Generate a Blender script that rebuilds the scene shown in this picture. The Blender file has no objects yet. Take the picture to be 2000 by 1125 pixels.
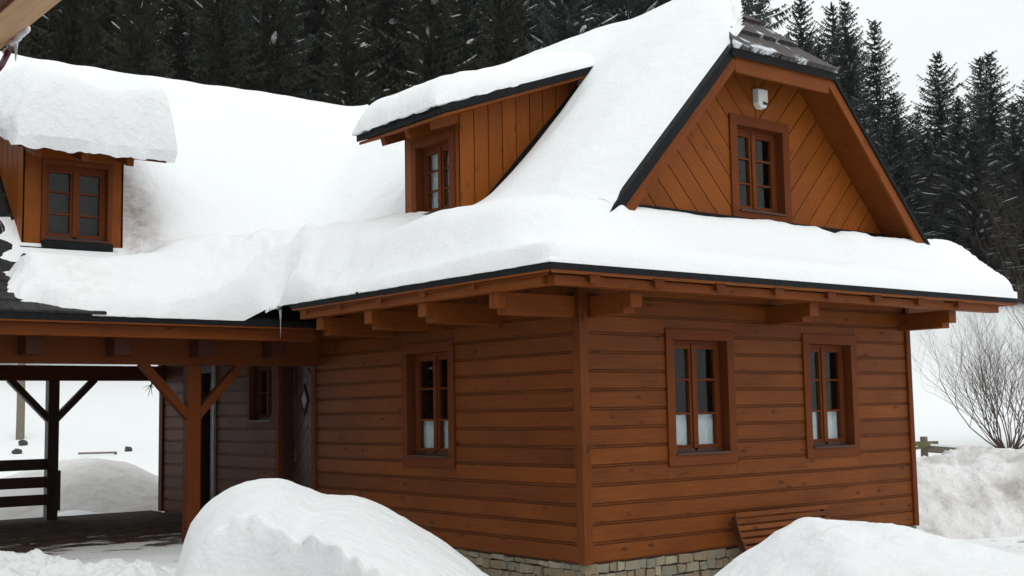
import bpy, bmesh, math, random
import numpy as np
from mathutils import Matrix, Vector
random.seed(7); RNG = np.random.default_rng(11)
sc = bpy.context.scene
COL = sc.collection

# ---------------------------------------------------------------- camera
YAW, PIT, ROL, FPX = math.radians(38.325), math.radians(5.702), math.radians(-1.023), 2427.35
CAM = Vector((-8.2855, -9.3924, 1.5))
F = Vector((math.sin(YAW)*math.cos(PIT), math.cos(YAW)*math.cos(PIT), math.sin(PIT)))
r_ = Vector((math.cos(YAW), -math.sin(YAW), 0)); u_ = r_.cross(F)
R2 = r_*math.cos(ROL)+u_*math.sin(ROL); U2 = -r_*math.sin(ROL)+u_*math.cos(ROL)
cd = bpy.data.cameras.new('camera'); cam = bpy.data.objects.new('camera', cd); COL.objects.link(cam)
cam.matrix_world = Matrix(((R2.x, U2.x, -F.x, CAM.x), (R2.y, U2.y, -F.y, CAM.y), (R2.z, U2.z, -F.z, CAM.z), (0, 0, 0, 1)))
cd.sensor_width = 36; cd.lens = 36*FPX/2000; cd.clip_start = .05; cd.clip_end = 3000
sc.camera = cam

# ---------------------------------------------------------------- world, sun, exposure (overcast winter day)
SUN_EL, SUN_AZ = math.radians(50), math.radians(195)      # azimuth clockwise from +Y
w = bpy.data.worlds.new("World"); sc.world = w; w.use_nodes = True
nt = w.node_tree; bg = nt.nodes['Background']
sky = nt.nodes.new('ShaderNodeTexSky'); sky.sky_type = 'NISHITA'; sky.sun_disc = False
sky.sun_elevation = SUN_EL; sky.sun_rotation = SUN_AZ; sky.air_density = 1.0; sky.dust_density = 4.0
hs = nt.nodes.new('ShaderNodeHueSaturation'); hs.inputs['Saturation'].default_value = .10
tc = nt.nodes.new('ShaderNodeTexCoord'); cn = nt.nodes.new('ShaderNodeTexNoise')
cn.inputs['Scale'].default_value = 1.6; cn.inputs['Detail'].default_value = 4
mp = nt.nodes.new('ShaderNodeMapping'); mp.inputs['Scale'].default_value = (1, 1, 2.5)
cr = nt.nodes.new('ShaderNodeValToRGB'); cr.color_ramp.elements[0].position = .3; cr.color_ramp.elements[1].position = .75
cr.color_ramp.elements[0].color = (7.5, 7.9, 7.95, 1); cr.color_ramp.elements[1].color = (8.6, 8.85, 8.8, 1)
mx = nt.nodes.new('ShaderNodeMix'); mx.data_type = 'RGBA'; mx.inputs[0].default_value = .88
L = nt.links.new
L(sky.outputs[0], hs.inputs['Color']); L(tc.outputs['Generated'], mp.inputs[0]); L(mp.outputs[0], cn.inputs['Vector'])
L(cn.outputs['Fac'], cr.inputs[0]); L(hs.outputs[0], mx.inputs[6]); L(cr.outputs[0], mx.inputs[7]); L(mx.outputs[2], bg.inputs['Color'])
bg.inputs['Strength'].default_value = .108
sd = bpy.data.lights.new('sun', 'SUN'); sd.energy = .5; sd.angle = math.radians(50); sd.color = (1, .97, .93)
so = bpy.data.objects.new('sun', sd); COL.objects.link(so)
sdir = Vector((math.sin(SUN_AZ)*math.cos(SUN_EL), math.cos(SUN_AZ)*math.cos(SUN_EL), math.sin(SUN_EL)))
so.rotation_euler = sdir.to_track_quat('Z', 'Y').to_euler()
sc.view_settings.view_transform = 'Standard'; sc.view_settings.look = 'None'
sc.view_settings.exposure = 0.32; sc.view_settings.gamma = 1

# ---------------------------------------------------------------- helpers
def tag(o, label=None, cat=None, group=None, kind=None):
    for k, v in (('label', label), ('category', cat), ('group', group), ('kind', kind)):
        if v: o[k] = v
    return o
def empty(name, loc=(0, 0, 0), parent=None):
    o = bpy.data.objects.new(name, None); COL.objects.link(o); o.location = loc; o.parent = parent; o.empty_display_size = .1
    return o
def copy_tree(o, parent=None):
    c = o.copy(); COL.objects.link(c); c.parent = parent
    for ch in list(o.children): copy_tree(ch, c)
    return c
class MB:
    """collects shapes; uv runs along each board in metres, tint varies per board"""
    def __init__(s): s.v = []; s.f = []; s.uv = []; s.t = []
    def poly(s, pts, faces, uvs, tint=None):
        b = len(s.v); s.v += [tuple(p) for p in pts]
        t = random.random() if tint is None else tint
        for fc, uv in zip(faces, uvs):
            s.f.append(tuple(b+i for i in fc)); s.uv.append(uv); s.t.append(t)
    def prism(s, top, bot, udir=None, tint=None):
        """convex ring top and matching ring bot"""
        n = len(top); top = [Vector(p) for p in top]; bot = [Vector(p) for p in bot]
        pts = top+bot
        faces = [tuple(range(n)), tuple(reversed(range(n, 2*n)))]+[((i+1) % n, i, n+i, n+(i+1) % n) for i in range(n)]
        if udir is None:
            e = max(((pts[a]-pts[b]) for a, b in [(i, (i+1) % n) for i in range(n)]+[(0, n)]), key=lambda v: v.length); udir = e
        u = Vector(udir).normalized(); ou, ov = random.random()*50, random.random()*50
        uvs = []
        for fc in faces:
            p = [pts[i] for i in fc]; nn = (p[1]-p[0]).cross(p[2]-p[0])
            if nn.length < 1e-9: nn = Vector((0, 0, 1))
            nn.normalize(); vv = nn.cross(u)
            if vv.length < .3: vv = Vector((u.z, u.x, u.y))
            uvs.append([(q.dot(u)+ou, q.dot(vv)+ov) for q in p])
        s.poly(pts, faces, uvs, tint)
    def box(s, lo, hi, M=None, udir=None, tint=None):
        x0, y0, z0 = lo; x1, y1, z1 = hi
        t = [(x0, y0, z1), (x1, y0, z1), (x1, y1, z1), (x0, y1, z1)]; b = [(x, y, z0) for x, y, z in t]
        if M is not None:
            t = [M @ Vector(p) for p in t]; b = [M @ Vector(p) for p in b]
            if udir is not None: udir = M.to_3x3() @ Vector(udir)
        s.prism(t, b, udir, tint)
    def beam(s, p, q, w, h, up=(0, 0, 1), tint=None):
        p, q = Vector(p), Vector(q); d = (q-p).normalized(); side = d.cross(Vector(up)).normalized(); upv = side.cross(d)
        a, b = side*w/2, upv*h/2
        s.prism([p-a-b, p+a-b, p+a+b, p-a+b], [q-a-b, q+a-b, q+a+b, q-a+b], d, tint)
    def tube(s, p, q, r0, r1, n=6, tint=None):
        p, q = Vector(p), Vector(q); d = (q-p).normalized(); a = d.orthogonal().normalized(); b = d.cross(a)
        ring = [(math.cos(2*math.pi*i/n), math.sin(2*math.pi*i/n)) for i in range(n)]
        s.prism([p+(a*c+b*e)*r0 for c, e in ring], [q+(a*c+b*e)*r1 for c, e in ring], d, tint)
    def build(s, name, mat, parent=None, bevel=0, smooth=False):
        me = bpy.data.meshes.new(name); me.from_pydata(s.v, [], s.f)
        uvl = me.uv_layers.new(name='UVMap'); flat = [c for f in s.uv for p in f for c in p]; uvl.data.foreach_set('uv', flat)
        at = me.attributes.new('tint', 'FLOAT', 'FACE'); at.data.foreach_set('value', s.t)
        bm = bmesh.new(); bm.from_mesh(me); bmesh.ops.recalc_face_normals(bm, faces=bm.faces); bm.to_mesh(me); bm.free()
        me.materials.append(mat)
        if smooth: me.polygons.foreach_set('use_smooth', [True]*len(me.polygons))
        o = bpy.data.objects.new(name, me); COL.objects.link(o); o.parent = parent
        if bevel:
            m = o.modifiers.new('bevel', 'BEVEL'); m.width = bevel; m.segments = 2; m.limit_method = 'ANGLE'
        return o
def mesh_obj(name, v, f, mat, parent=None, smooth=False, uvs=None):
    me = bpy.data.meshes.new(name)
    v = np.asarray(v, float); f = np.asarray(f, int) if not isinstance(f, list) else f
    me.from_pydata(v.tolist(), [], f if isinstance(f, list) else f.tolist())
    me.materials.append(mat)
    if smooth: me.polygons.foreach_set('use_smooth', [True]*len(me.polygons))
    o = bpy.data.objects.new(name, me); COL.objects.link(o); o.parent = parent
    return o

# value noise in numpy
def vnoise(x, y, seed=0):
    g = np.random.default_rng(seed).random((257, 257))
    xi = np.floor(x).astype(int); yi = np.floor(y).astype(int); fx = x-xi; fy = y-yi
    fx = fx*fx*(3-2*fx); fy = fy*fy*(3-2*fy); xi %= 256; yi %= 256
    return (g[xi, yi]*(1-fx)+g[xi+1, yi]*fx)*(1-fy)+(g[xi, yi+1]*(1-fx)+g[xi+1, yi+1]*fx)*fy-.5
def fbm(x, y, sc_, oct_=4, seed=0, gain=.5):
    r = 0; a = 1; k = 1/sc_
    for i in range(oct_):
        r = r+a*vnoise(x*k+i*17.3, y*k+i*9.1, seed+i); a *= gain; k *= 2.1
    return r
def smin(a, b, k): h = np.clip(.5+.5*(b-a)/k, 0, 1); return b*(1-h)+a*h-k*h*(1-h)
def smax(a, b, k): return -smin(-a, -b, k)
def sstep(a, b, x): t = np.clip((x-a)/(b-a), 0, 1); return t*t*(3-2*t)

# ---------------------------------------------------------------- materials
def mat(name):
    m = bpy.data.materials.new(name); m.use_nodes = True
    return m, m.node_tree, m.node_tree.nodes['Principled BSDF']
def N(nt, t, **kw):
    n = nt.nodes.new(t)
    for k, v in kw.items():
        if k in n.inputs: n.inputs[k].default_value = v
        else: setattr(n, k, v)
    return n
def wood(name, dark, light, knot=.5, rough=.5, spec=.35, grain=1.0, blotch=.25):
    m, nt, p = mat(name); L = nt.links.new
    uv = N(nt, 'ShaderNodeUVMap'); mpg = N(nt, 'ShaderNodeMapping'); mpg.inputs['Scale'].default_value = (1.3, 22, 1)
    ns = N(nt, 'ShaderNodeTexNoise', Scale=1.6, Detail=6.0, Roughness=.62, Distortion=.6)
    L(uv.outputs[0], mpg.inputs[0]); L(mpg.outputs[0], ns.inputs['Vector'])
    mpk = N(nt, 'ShaderNodeMapping'); mpk.inputs['Scale'].default_value = (3.0, 6.5, 1)
    vk = N(nt, 'ShaderNodeTexVoronoi', Scale=1.0, Randomness=1.0); L(uv.outputs[0], mpk.inputs[0]); L(mpk.outputs[0], vk.inputs['Vector'])
    kr = N(nt, 'ShaderNodeValToRGB'); kr.color_ramp.elements[0].position = .05; kr.color_ramp.elements[1].position = .20
    kr.color_ramp.elements[0].color = (1, 1, 1, 1); kr.color_ramp.elements[1].color = (0, 0, 0, 1)
    L(vk.outputs['Distance'], kr.inputs[0])
    bl = N(nt, 'ShaderNodeTexNoise', Scale=1.1, Detail=3.0); L(uv.outputs[0], bl.inputs['Vector'])
    at = N(nt, 'ShaderNodeAttribute', attribute_name='tint')
    # fac = grain*.5 + blotch + tint
    m1 = N(nt, 'ShaderNodeMath', operation='MULTIPLY_ADD'); m1.inputs[1].default_value = .9*grain; m1.inputs[2].default_value = .5-.45*grain
    L(ns.outputs['Fac'], m1.inputs[0])
    m2 = N(nt, 'ShaderNodeMath', operation='MULTIPLY_ADD'); m2.inputs[1].default_value = .30; L(at.outputs['Fac'], m2.inputs[0])
    m2b = N(nt, 'ShaderNodeMath', operation='SUBTRACT'); m2b.inputs[1].default_value = .15; L(m1.outputs[0], m2.inputs[2]); L(m2.outputs[0], m2b.inputs[0])
    m3 = N(nt, 'ShaderNodeMath', operation='MULTIPLY_ADD'); m3.inputs[1].default_value = blotch*2; L(bl.outputs['Fac'], m3.inputs[0])
    m3b = N(nt, 'ShaderNodeMath', operation='SUBTRACT'); m3b.inputs[1].default_value = blotch; L(m2b.outputs[0], m3.inputs[2]); L(m3.outputs[0], m3b.inputs[0])
    ramp = N(nt, 'ShaderNodeValToRGB'); ramp.color_ramp.elements[0].position = .12; ramp.color_ramp.elements[1].position = .9
    ramp.color_ramp.elements[0].color = (*dark, 1); ramp.color_ramp.elements[1].color = (*light, 1)
    L(m3b.outputs[0], ramp.inputs[0])
    mk = N(nt, 'ShaderNodeMix', data_type='RGBA'); kk = N(nt, 'ShaderNodeMath', operation='MULTIPLY'); kk.inputs[1].default_value = knot
    L(kr.outputs[0], kk.inputs[0]); L(kk.outputs[0], mk.inputs[0]); L(ramp.outputs[0], mk.inputs[6])
    mk.inputs[7].default_value = (dark[0]*.35, dark[1]*.3, dark[2]*.3, 1)
    L(mk.outputs[2], p.inputs['Base Color'])
    p.inputs['Roughness'].default_value = rough; p.inputs['Specular IOR Level'].default_value = spec
    b = N(nt, 'ShaderNodeBump', Strength=.25, Distance=.004); L(ns.outputs['Fac'], b.inputs['Height']); L(b.outputs[0], p.inputs['Normal'])
    return m
def snow_mat(name, col=(.86, .875, .885), dirt=None, bump=1.0, dirtcol=(.38, .31, .27), thr=(.5, .75), dscale=.9):
    m, nt, p = mat(name); L = nt.links.new
    tcn = N(nt, 'ShaderNodeTexCoord')
    a = N(nt, 'ShaderNodeTexNoise', Scale=18.0, Detail=8.0, Roughness=.72); L(tcn.outputs['Object'], a.inputs['Vector'])
    c = N(nt, 'ShaderNodeTexNoise', Scale=2.5, Detail=4.0, Roughness=.55); L(tcn.outputs['Object'], c.inputs['Vector'])
    b1 = N(nt, 'ShaderNodeBump', Strength=.5*bump, Distance=.025); L(a.outputs['Fac'], b1.inputs['Height'])
    b2 = N(nt, 'ShaderNodeBump', Strength=.4*bump, Distance=.12); L(c.outputs['Fac'], b2.inputs['Height']); L(b1.outputs[0], b2.inputs['Normal'])
    L(b2.outputs[0], p.inputs['Normal'])
    p.inputs['Roughness'].default_value = .75; p.inputs['Specular IOR Level'].default_value = .2
    p.inputs['Base Color'].default_value = (*col, 1)
    if dirt:
        d = N(nt, 'ShaderNodeTexNoise', Scale=dscale, Detail=7.0, Roughness=.6); L(tcn.outputs['Object'], d.inputs['Vector'])
        r = N(nt, 'ShaderNodeValToRGB'); r.color_ramp.elements[0].position = thr[0]; r.color_ramp.elements[1].position = thr[1]
        L(d.outputs['Fac'], r.inputs[0]); k = N(nt, 'ShaderNodeMath', operation='MULTIPLY'); k.inputs[1].default_value = dirt; L(r.outputs[0], k.inputs[0])
        mxx = N(nt, 'ShaderNodeMix', data_type='RGBA'); L(k.outputs[0], mxx.inputs[0]); mxx.inputs[6].default_value = (*col, 1); mxx.inputs[7].default_value = (*dirtcol, 1)
        L(mxx.outputs[2], p.inputs['Base Color'])
    return m
def plain(name, col, rough=.6, spec=.4, metal=0, noise=.25, nscale=8, bump=.2, bdist=.01):
    m, nt, p = mat(name); L = nt.links.new
    tcn = N(nt, 'ShaderNodeTexCoord'); a = N(nt, 'ShaderNodeTexNoise', Scale=float(nscale), Detail=5.0); L(tcn.outputs['Object'], a.inputs['Vector'])
    r = N(nt, 'ShaderNodeValToRGB'); r.color_ramp.elements[0].position = .3; r.color_ramp.elements[1].position = .7
    r.color_ramp.elements[0].color = (*[c*(1-noise) for c in col], 1); r.color_ramp.elements[1].color = (*[min(1, c*(1+noise)) for c in col], 1)
    L(a.outputs['Fac'], r.inputs[0]); L(r.outputs[0], p.inputs['Base Color'])
    p.inputs['Roughness'].default_value = rough; p.inputs['Specular IOR Level'].default_value = spec; p.inputs['Metallic'].default_value = metal
    if bump:
        b = N(nt, 'ShaderNodeBump', Strength=bump, Distance=bdist); L(a.outputs['Fac'], b.inputs['Height']); L(b.outputs[0], p.inputs['Normal'])
    return m
W_SIDE = wood('larch_siding', (.084, .0205, .0026), (.198, .054, .0064), knot=.8, rough=.5, spec=.12, blotch=.44)
W_GABLE = wood('gable_boards', (.145, .036, .0035), (.27, .074, .0085), knot=.55, spec=.12, blotch=.36)
W_BEAM = wood('stained_beams', (0.1092, 0.0242, 0.0027), (0.2262, 0.0608, 0.0078), knot=.65, spec=.12, blotch=.3)
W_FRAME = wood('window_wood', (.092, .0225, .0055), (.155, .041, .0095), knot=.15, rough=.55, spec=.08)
W_ENDS = wood('shaded_beam_ends', (.045, .011, .004), (.085, .022, .008), knot=.3, spec=.2)  # same wood as the beams, eave shade put into the colour
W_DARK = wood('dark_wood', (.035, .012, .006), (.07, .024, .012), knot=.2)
W_DOOR = wood('door_wood', (.06, .035, .028), (.11, .065, .05), knot=.1, rough=.4, spec=.5)
W_PLANK = wood('pale_fresh_plank', (.42, .23, .11), (.66, .43, .24), knot=.55, rough=.6)
W_GREY = wood('weathered_wood', (.10, .085, .07), (.22, .19, .15), knot=.2, rough=.85, spec=.1)
SNOW = snow_mat('snow')
SNOW_ROUGH = snow_mat('clumped_snow', bump=1.6)
def roof_snow_mat():
    m = snow_mat('roof_snow_old'); nt = m.node_tree; p = nt.nodes['Principled BSDF']; L = nt.links.new
    at = N(nt, 'ShaderNodeAttribute', attribute_name='dirt'); tcn = N(nt, 'ShaderNodeTexCoord'); d = N(nt, 'ShaderNodeTexNoise', Scale=5.0, Detail=8.0, Roughness=.7); L(tcn.outputs['Object'], d.inputs['Vector'])
    r = N(nt, 'ShaderNodeValToRGB'); r.color_ramp.elements[0].position = .38; r.color_ramp.elements[1].position = .72; L(d.outputs['Fac'], r.inputs[0])
    k = N(nt, 'ShaderNodeMath', operation='MULTIPLY'); L(at.outputs['Fac'], k.inputs[0]); L(r.outputs[0], k.inputs[1])
    mm = N(nt, 'ShaderNodeMix', data_type='RGBA'); L(k.outputs[0], mm.inputs[0]); mm.inputs[6].default_value = (.86, .875, .885, 1); mm.inputs[7].default_value = (.33, .20, .15, 1)
    L(mm.outputs[2], p.inputs['Base Color']); return m
SNOW_ROOF = roof_snow_mat()
SNOW_GR = snow_mat('piled_snow', bump=1.5, dirt=.18, dirtcol=(.5, .46, .42), thr=(.58, .75), dscale=5.0)
SNOW_DIRTY = snow_mat('dirty_snow', col=(.86, .855, .85), dirt=.85, bump=2.5, dirtcol=(.42, .37, .34), thr=(.45, .68), dscale=1.3)
M_ROOF = plain('black_shingle', (.007, .0075, .009), rough=.7, spec=.15, noise=.4, nscale=30, bump=.6, bdist=.01)
M_TILE = plain('weathered_black_shingle', (.022, .020, .021), rough=.65, spec=.25, noise=.6, nscale=9, bump=.7, bdist=.01)
M_METAL = plain('dark_flashing', (.05, .052, .055), rough=.4, spec=.5, noise=.2, nscale=10)
M_WHITE = plain('white_plastic', (.72, .72, .70), rough=.35, noise=.03, bump=0)
M_BLACK = plain('black_plastic', (.02, .02, .02), rough=.4, noise=.1, bump=0)
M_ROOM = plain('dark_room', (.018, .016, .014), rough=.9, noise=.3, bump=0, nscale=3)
M_CURT = plain('white_curtain', (.50, .54, .56), rough=.9, noise=.12, nscale=14)
M_FOL = plain('spruce_needles', (.058, .074, .060), rough=.8, spec=.15, noise=.35, nscale=1.5, bump=0)
M_FOLD = plain('spruce_needles_dark', (.036, .038, .022), rough=.85, spec=.1, noise=.4, nscale=1.2, bump=0)
M_BARK = plain('spruce_bark', (.06, .045, .035), rough=.95, spec=.1, noise=.3, nscale=5)
M_TWIG = plain('bare_bark', (.085, .062, .052), rough=.9, spec=.1, noise=.3, nscale=5, bump=0)
M_RED = plain('maroon_cable', (.11, .012, .022), rough=.35, noise=.2, bump=0)
M_GLASSY, _nt, _p = mat('window_glass')
_p.inputs['Base Color'].default_value = (.9, .95, .95, 1); _p.inputs['Roughness'].default_value = .03; _p.inputs['IOR'].default_value = 1.5
_tr = N(_nt, 'ShaderNodeBsdfTransparent'); _tr.inputs[0].default_value = (.96, .98, .98, 1)
_gl = N(_nt, 'ShaderNodeBsdfGlossy', Roughness=.02); _lw = N(_nt, 'ShaderNodeLayerWeight'); _lw.inputs['Blend'].default_value = .5; _pw = N(_nt, 'ShaderNodeMath', operation='POWER'); _pw.inputs[1].default_value = 4.0; _nt.links.new(_lw.outputs['Facing'], _pw.inputs[0]); _fr = N(_nt, 'ShaderNodeMath', operation='MULTIPLY_ADD'); _fr.inputs[1].default_value = .6; _fr.inputs[2].default_value = .014; _nt.links.new(_pw.outputs[0], _fr.inputs[0]); _ms = N(_nt, 'ShaderNodeMixShader')
_nn = N(_nt, 'ShaderNodeTexNoise', Scale=3.0, Detail=1.0); _bb = N(_nt, 'ShaderNodeBump', Strength=.05, Distance=.02)
_nt.links.new(_nn.outputs['Fac'], _bb.inputs['Height']); pass
_nt.links.new(_fr.outputs[0], _ms.inputs[0]); _nt.links.new(_tr.outputs[0], _ms.inputs[1]); _nt.links.new(_gl.outputs[0], _ms.inputs[2])
_nt.links.new(_ms.outputs[0], _nt.nodes['Material Output'].inputs['Surface'])
M_ICE, _nt, _p = mat('ice'); _p.inputs['Base Color'].default_value = (.8, .87, .9, 1); _p.inputs['Roughness'].default_value = .15
_p.inputs['Transmission Weight'].default_value = .7; _p.inputs['IOR'].default_value = 1.31
def stone_mat():
    m, nt, p = mat('plinth_stone'); L = nt.links.new
    tcn = N(nt, 'ShaderNodeTexCoord'); a = N(nt, 'ShaderNodeTexNoise', Scale=18.0, Detail=6.0, Roughness=.7); L(tcn.outputs['Object'], a.inputs['Vector'])
    at = N(nt, 'ShaderNodeAttribute', attribute_name='tint'); r = N(nt, 'ShaderNodeValToRGB'); e = r.color_ramp.elements
    e[0].position = 0; e[0].color = (.22, .175, .11, 1); e[1].position = 1; e[1].color = (.34, .30, .21, 1)
    x = e.new(.35); x.color = (.25, .19, .12, 1); x = e.new(.7); x.color = (.20, .19, .14, 1)
    L(at.outputs['Fac'], r.inputs[0]); mm = N(nt, 'ShaderNodeMix', data_type='RGBA', blend_type='MULTIPLY'); mm.inputs[0].default_value = .7
    r2 = N(nt, 'ShaderNodeValToRGB'); r2.color_ramp.elements[0].color = (.5, .5, .5, 1); r2.color_ramp.elements[0].position = .3; r2.color_ramp.elements[1].color = (1.4, 1.4, 1.4, 1)
    L(a.outputs['Fac'], r2.inputs[0]); L(r.outputs[0], mm.inputs[6]); L(r2.outputs[0], mm.inputs[7]); L(mm.outputs[2], p.inputs['Base Color'])
    b = N(nt, 'ShaderNodeBump', Strength=.7, Distance=.015); L(a.outputs['Fac'], b.inputs['Height']); L(b.outputs[0], p.inputs['Normal']); p.inputs['Roughness'].default_value = .9
    return m
M_STONE = stone_mat(); M_MORTAR = plain('mortar', (.07, .065, .055), rough=.95, nscale=20, bump=.5)
def shingle_mat():
    m, nt, p = mat('weathered_roof_boards'); L = nt.links.new
    uv = N(nt, 'ShaderNodeUVMap'); mpg = N(nt, 'ShaderNodeMapping'); mpg.inputs['Scale'].default_value = (2, 30, 1)
    a = N(nt, 'ShaderNodeTexNoise', Scale=1.5, Detail=6.0); L(uv.outputs[0], mpg.inputs[0]); L(mpg.outputs[0], a.inputs['Vector'])
    r = N(nt, 'ShaderNodeValToRGB'); r.color_ramp.elements[0].position = .3; r.color_ramp.elements[0].color = (.018, .013, .014, 1)
    r.color_ramp.elements[1].position = .75; r.color_ramp.elements[1].color = (.085, .068, .070, 1); L(a.outputs['Fac'], r.inputs[0])
    tcn = N(nt, 'ShaderNodeTexCoord'); c = N(nt, 'ShaderNodeTexNoise', Scale=2.6, Detail=7.0, Roughness=.7); L(tcn.outputs['Object'], c.inputs['Vector'])
    r2 = N(nt, 'ShaderNodeValToRGB'); r2.color_ramp.elements[0].position = .56; r2.color_ramp.elements[1].position = .62; L(c.outputs['Fac'], r2.inputs[0])
    mm = N(nt, 'ShaderNodeMix', data_type='RGBA'); L(r2.outputs[0], mm.inputs[0]); L(r.outputs[0], mm.inputs[6]); mm.inputs[7].default_value = (.62, .64, .67, 1)
    L(mm.outputs[2], p.inputs['Base Color']); p.inputs['Roughness'].default_value = .7
    b = N(nt, 'ShaderNodeBump', Strength=.5, Distance=.02); L(a.outputs['Fac'], b.inputs['Height']); L(b.outputs[0], p.inputs['Normal'])
    return m
M_SHING = shingle_mat()
def floor_mat():
    m, nt, p = mat('wet_earth_and_slush'); L = nt.links.new
    tcn = N(nt, 'ShaderNodeTexCoord'); sp = N(nt, 'ShaderNodeSeparateXYZ'); L(tcn.outputs['Object'], sp.inputs[0])
    a = N(nt, 'ShaderNodeTexNoise', Scale=1.3, Detail=8.0, Roughness=.65); mpx = N(nt, 'ShaderNodeMapping'); mpx.inputs['Scale'].default_value = (1, 1.8, 1)
    L(tcn.outputs['Object'], mpx.inputs[0]); L(mpx.outputs[0], a.inputs['Vector'])
    # slush creeps in from the open front: threshold falls with y
    k = N(nt, 'ShaderNodeMapRange'); k.inputs['From Min'].default_value = 4.4; k.inputs['From Max'].default_value = 7.8; k.inputs['To Min'].default_value = .45; k.inputs['To Max'].default_value = -.35
    L(sp.outputs['Y'], k.inputs['Value']); s0 = N(nt, 'ShaderNodeMath', operation='MULTIPLY_ADD'); s0.inputs[1].default_value = 2.2; s0.inputs[2].default_value = -.6; L(a.outputs['Fac'], s0.inputs[0]); s = N(nt, 'ShaderNodeMath', operation='ADD'); L(s0.outputs[0], s.inputs[0]); L(k.outputs[0], s.inputs[1])
    r = N(nt, 'ShaderNodeValToRGB'); r.color_ramp.elements[0].position = .52; r.color_ramp.elements[1].position = .66; L(s.outputs[0], r.inputs[0])
    g = N(nt, 'ShaderNodeTexNoise', Scale=5.0, Detail=6.0); L(tcn.outputs['Object'], g.inputs['Vector'])
    rg = N(nt, 'ShaderNodeValToRGB'); rg.color_ramp.elements[0].position = .35; rg.color_ramp.elements[0].color = (.022, .014, .010, 1)
    rg.color_ramp.elements[1].position = .7; rg.color_ramp.elements[1].color = (.115, .068, .036, 1); L(g.outputs['Fac'], rg.inputs[0])
    mm = N(nt, 'ShaderNodeMix', data_type='RGBA'); L(r.outputs[0], mm.inputs[0]); L(rg.outputs[0], mm.inputs[6]); mm.inputs[7].default_value = (.72, .73, .73, 1)
    L(mm.outputs[2], p.inputs['Base Color']); p.inputs['Roughness'].default_value = .75; p.inputs['Specular IOR Level'].default_value = .15
    b = N(nt, 'ShaderNodeBump', Strength=.5, Distance=.03); L(g.outputs['Fac'], b.inputs['Height']); L(b.outputs[0], p.inputs['Normal'])
    return m
M_FLOOR = floor_mat()

# ---------------------------------------------------------------- terrain
def ground_z(x, y):
    s = (x-CAM.x)*.62+(y-CAM.y)*.785
    z = -.45+.0013*np.clip(s-22, 0, 24)**2
    z = z+.20*np.maximum(0, s-46)*sstep(40, 60, s)+.10*np.maximum(0, s-110)
    z = np.minimum(z, 60)
    z = z+.06*fbm(x, y, 2.5, 3, 5)+.5*fbm(x, y, 30, 2, 9)*sstep(30, 90, s)
    # higher, trodden snow along the open front of the carport, level ground inside and behind it
    w1 = sstep(-1.2, -2.6, x)*sstep(1.5, 4.5, y)*sstep(20, 16, y)
    z = z*(1-w1)+(-.13+.12*sstep(4.4, 3.6, y)+.05*fbm(x, y, .5, 4, 3)*sstep(4.4, 3.8, y))*w1
    w2 = sstep(-1.4, -.6, x)*sstep(.3, -.4, x)*sstep(3.6, 4.6, y)*sstep(20, 16, y)
    z = z*(1-w2)+(-.12)*w2
    return z
def build_ground():
    fx = np.concatenate([np.linspace(-420, -40, 24), np.linspace(-36, -13, 12), np.linspace(-12, 14, 200), np.linspace(15, 60, 46), np.linspace(64, 700, 50)])
    fy = np.concatenate([np.linspace(-420, -40, 24), np.linspace(-36, -13, 12), np.linspace(-12, 18, 230), np.linspace(19, 70, 50), np.linspace(74, 700, 50)])
    X, Y = np.meshgrid(fx, fy, indexing='ij'); Z = ground_z(X, Y)
    inside = (X > .25) & (X < 5.3) & (Y > .25) & (Y < 12); Z = np.where(inside, -.6, Z)
    under = (X > -8) & (X < .3) & (Y > 6.2) & (Y < 11.2); Z = np.where(under, np.minimum(Z, -.15), Z)
    v = np.stack([X, Y, Z], -1).reshape(-1, 3); nx, ny = len(fx), len(fy)
    i = np.arange(nx-1)[:, None]*ny+np.arange(ny-1)[None]; i = i.ravel()
    o = mesh_obj('ground', v, np.stack([i, i+ny, i+ny+1, i+1], 1), snow_mat('ground_snow', bump=.8), smooth=True)
    tag(o, kind='structure')
build_ground()
fb = MB()
n = 40
for i in range(1):
    xs = np.linspace(-8, .02, 90); ys = np.linspace(3.4, 11.0, 80); X, Y = np.meshgrid(xs, ys, indexing='ij')
    Z = -.035+.02*fbm(X, Y, .8, 4, 21)-.14*sstep(4.4, 3.5, Y)
    ii = (np.arange(89)[:, None]*80+np.arange(79)[None]).ravel()
    tag(mesh_obj('carport_floor', np.stack([X, Y, Z], -1).reshape(-1, 3), np.stack([ii, ii+80, ii+81, ii+1], 1), M_FLOOR, smooth=True), kind='structure')

# ---------------------------------------------------------------- the house
HOUSE = tag(empty('timber_house'), 'brown timber house with snow covered hipped gable roof, dormers and open carport', 'house')
Wd = 5.6
def T(x, y, z): return Matrix.Translation((x, y, z))
M_FRONT = Matrix.Identity(4)                                        # local x right, y into wall, z up
M_LEFT = Matrix(((0, 1, 0, 0), (-1, 0, 0, 0), (0, 0, 1, 0), (0, 0, 0, 1)))  # local x -> -Y, local y -> +X
def mleft(y): return T(0, y, 0) @ M_LEFT
def wall_cells(mb, M, x0, x1, z0, z1, ya, yb, holes):
    xs = sorted({x0, x1}|{h[0] for h in holes}|{h[2] for h in holes}); zs = sorted({z0, z1}|{h[1] for h in holes}|{h[3] for h in holes})
    for a, b in zip(xs, xs[1:]):
        for c, d in zip(zs, zs[1:]):
            if a < x0-1e-6 or b > x1+1e-6 or c < z0-1e-6 or d > z1+1e-6: continue
            mx_, mz = (a+b)/2, (c+d)/2
            if any(h[0] < mx_ < h[2] and h[1] < mz < h[3] for h in holes): continue
            mb.box((a, ya, c), (b, yb, d), M, tint=.2)
PITCH = .192
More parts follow.
